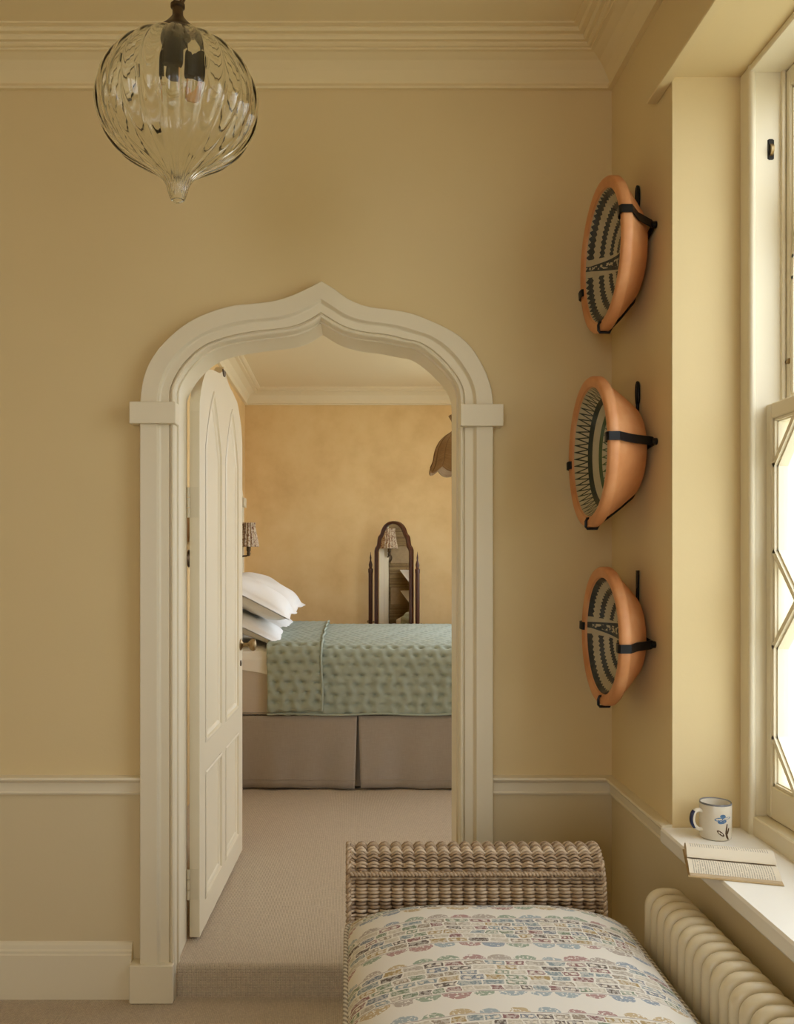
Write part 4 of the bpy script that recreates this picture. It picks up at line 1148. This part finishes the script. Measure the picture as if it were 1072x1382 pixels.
m = MB(); m.tube(hp, .0055, 10, sy=1.3); m.build('handle', M['cream_pot'], mug, 60)
hp2 = [(p[0] + .0035 * cos(ha), p[1] + .0035 * sin(ha), p[2]) for p in hp[8:-8]]
m = MB(); m.tube(hp2, .0046, 10, sy=1.45); m.build('handle_brushstroke', M['blue_glaze'], mug, 60)
def decal(shape, mat, nm):
    # shape: polygon in (arc mm right, height mm) wrapped on the mug, facing the room
    m = MB(); a0 = math.radians(-92); vs_ = []
    for s_, h_ in shape:
        a = a0 + (s_ * 1.5 + 3) * .001 / r0
        vs_.append((mx_ + (r0 + .0004) * cos(a), my_ + (r0 + .0004) * sin(a), mz_ + h_ * .001))
    c = [sum(v_[d] for v_ in vs_) / len(vs_) for d in range(3)]
    m.add(vs_ + [tuple(c)], [(i, (i + 1) % len(vs_), len(vs_)) for i in range(len(vs_))]); m.build(nm, mat, mug, 0)
def ell(cx_, cy_, a, b, rot): return [(cx_ + a * cos(t_) * cos(rot) - b * sin(t_) * sin(rot), cy_ + a * cos(t_) * sin(rot) + b * sin(t_) * cos(rot)) for t_ in [i * 2 * PI / 14 for i in range(14)]]
for (cx_, cy_, a, b, rot) in ((-6, 58, 7.5, 4.6, .3), (1, 66, 5, 5.2, 1.2), (9, 61, 8, 2.8, .1), (2, 52, 6.5, 4.2, .7), (-4, 50, 4.5, 3.4, -.6)): decal(ell(cx_, cy_, a, b, rot), M['flower_blue'], 'painted_petal')
decal([(8, 46), (10, 46), (8, 34), (7.5, 22), (11, 10), (13, 5), (10, 5), (6.5, 12), (5, 22), (6, 34)], M['leaf_brown'], 'painted_stem')
decal(ell(-3, 22, 10, 3.6, 2.2), M['leaf_brown'], 'painted_leaf'); decal(ell(11, 27, 9, 1.8, 1.35), M['leaf_brown'], 'painted_leaf')

# ------------------------------------------------------------------ open book
bk = thing('open_book', 'open paperback with yellowed pages lying over the sill edge', 'book', (.913, 2.123, SZ))
ORG[bk.name] = Vector((0, 0, 0)); bk.rotation_euler = (0, 0, math.radians(-17))
hwid = .098
def block(pts_top, base, nm_top):
    m = MB(); n_ = len(pts_top)
    m.loft([[(x, y, z) for y, z in pts_top] for x in (-hwid, -hwid * .5, 0, hwid * .5, hwid)], closed=False)
    o = m.build('page', M['page'], bk, 60)
    m = MB(); poly = [(y, z - .0006) for y, z in pts_top] + base
    m.prism(poly, -hwid + .001, hwid - .001, lambda a, b, d: (d, a, b)); m.build('page_block', M['paper'], bk, 0)
far = crom([(.095, .008), (.080, .022), (.055, .033), (.030, .037), (.008, .034), (-.012, .026), (-.018, .021)], 5)
near = crom([(.010, .013), (-.020, .018), (-.045, .0185), (-.070, .016), (-.092, .009)], 5)
block(far, [(-.010, .018), (.012, .012), (.05, .003), (.093, .003)], 'far')
block(near, [(-.094, .003), (.010, .003)], 'near')
for (a, b) in ((-.100, -.001), (.001, .100)):
    MB().box(-hwid - .003, hwid + .003, a, b, .0005, .0028).build('cover', M['cover'], bk, 0)
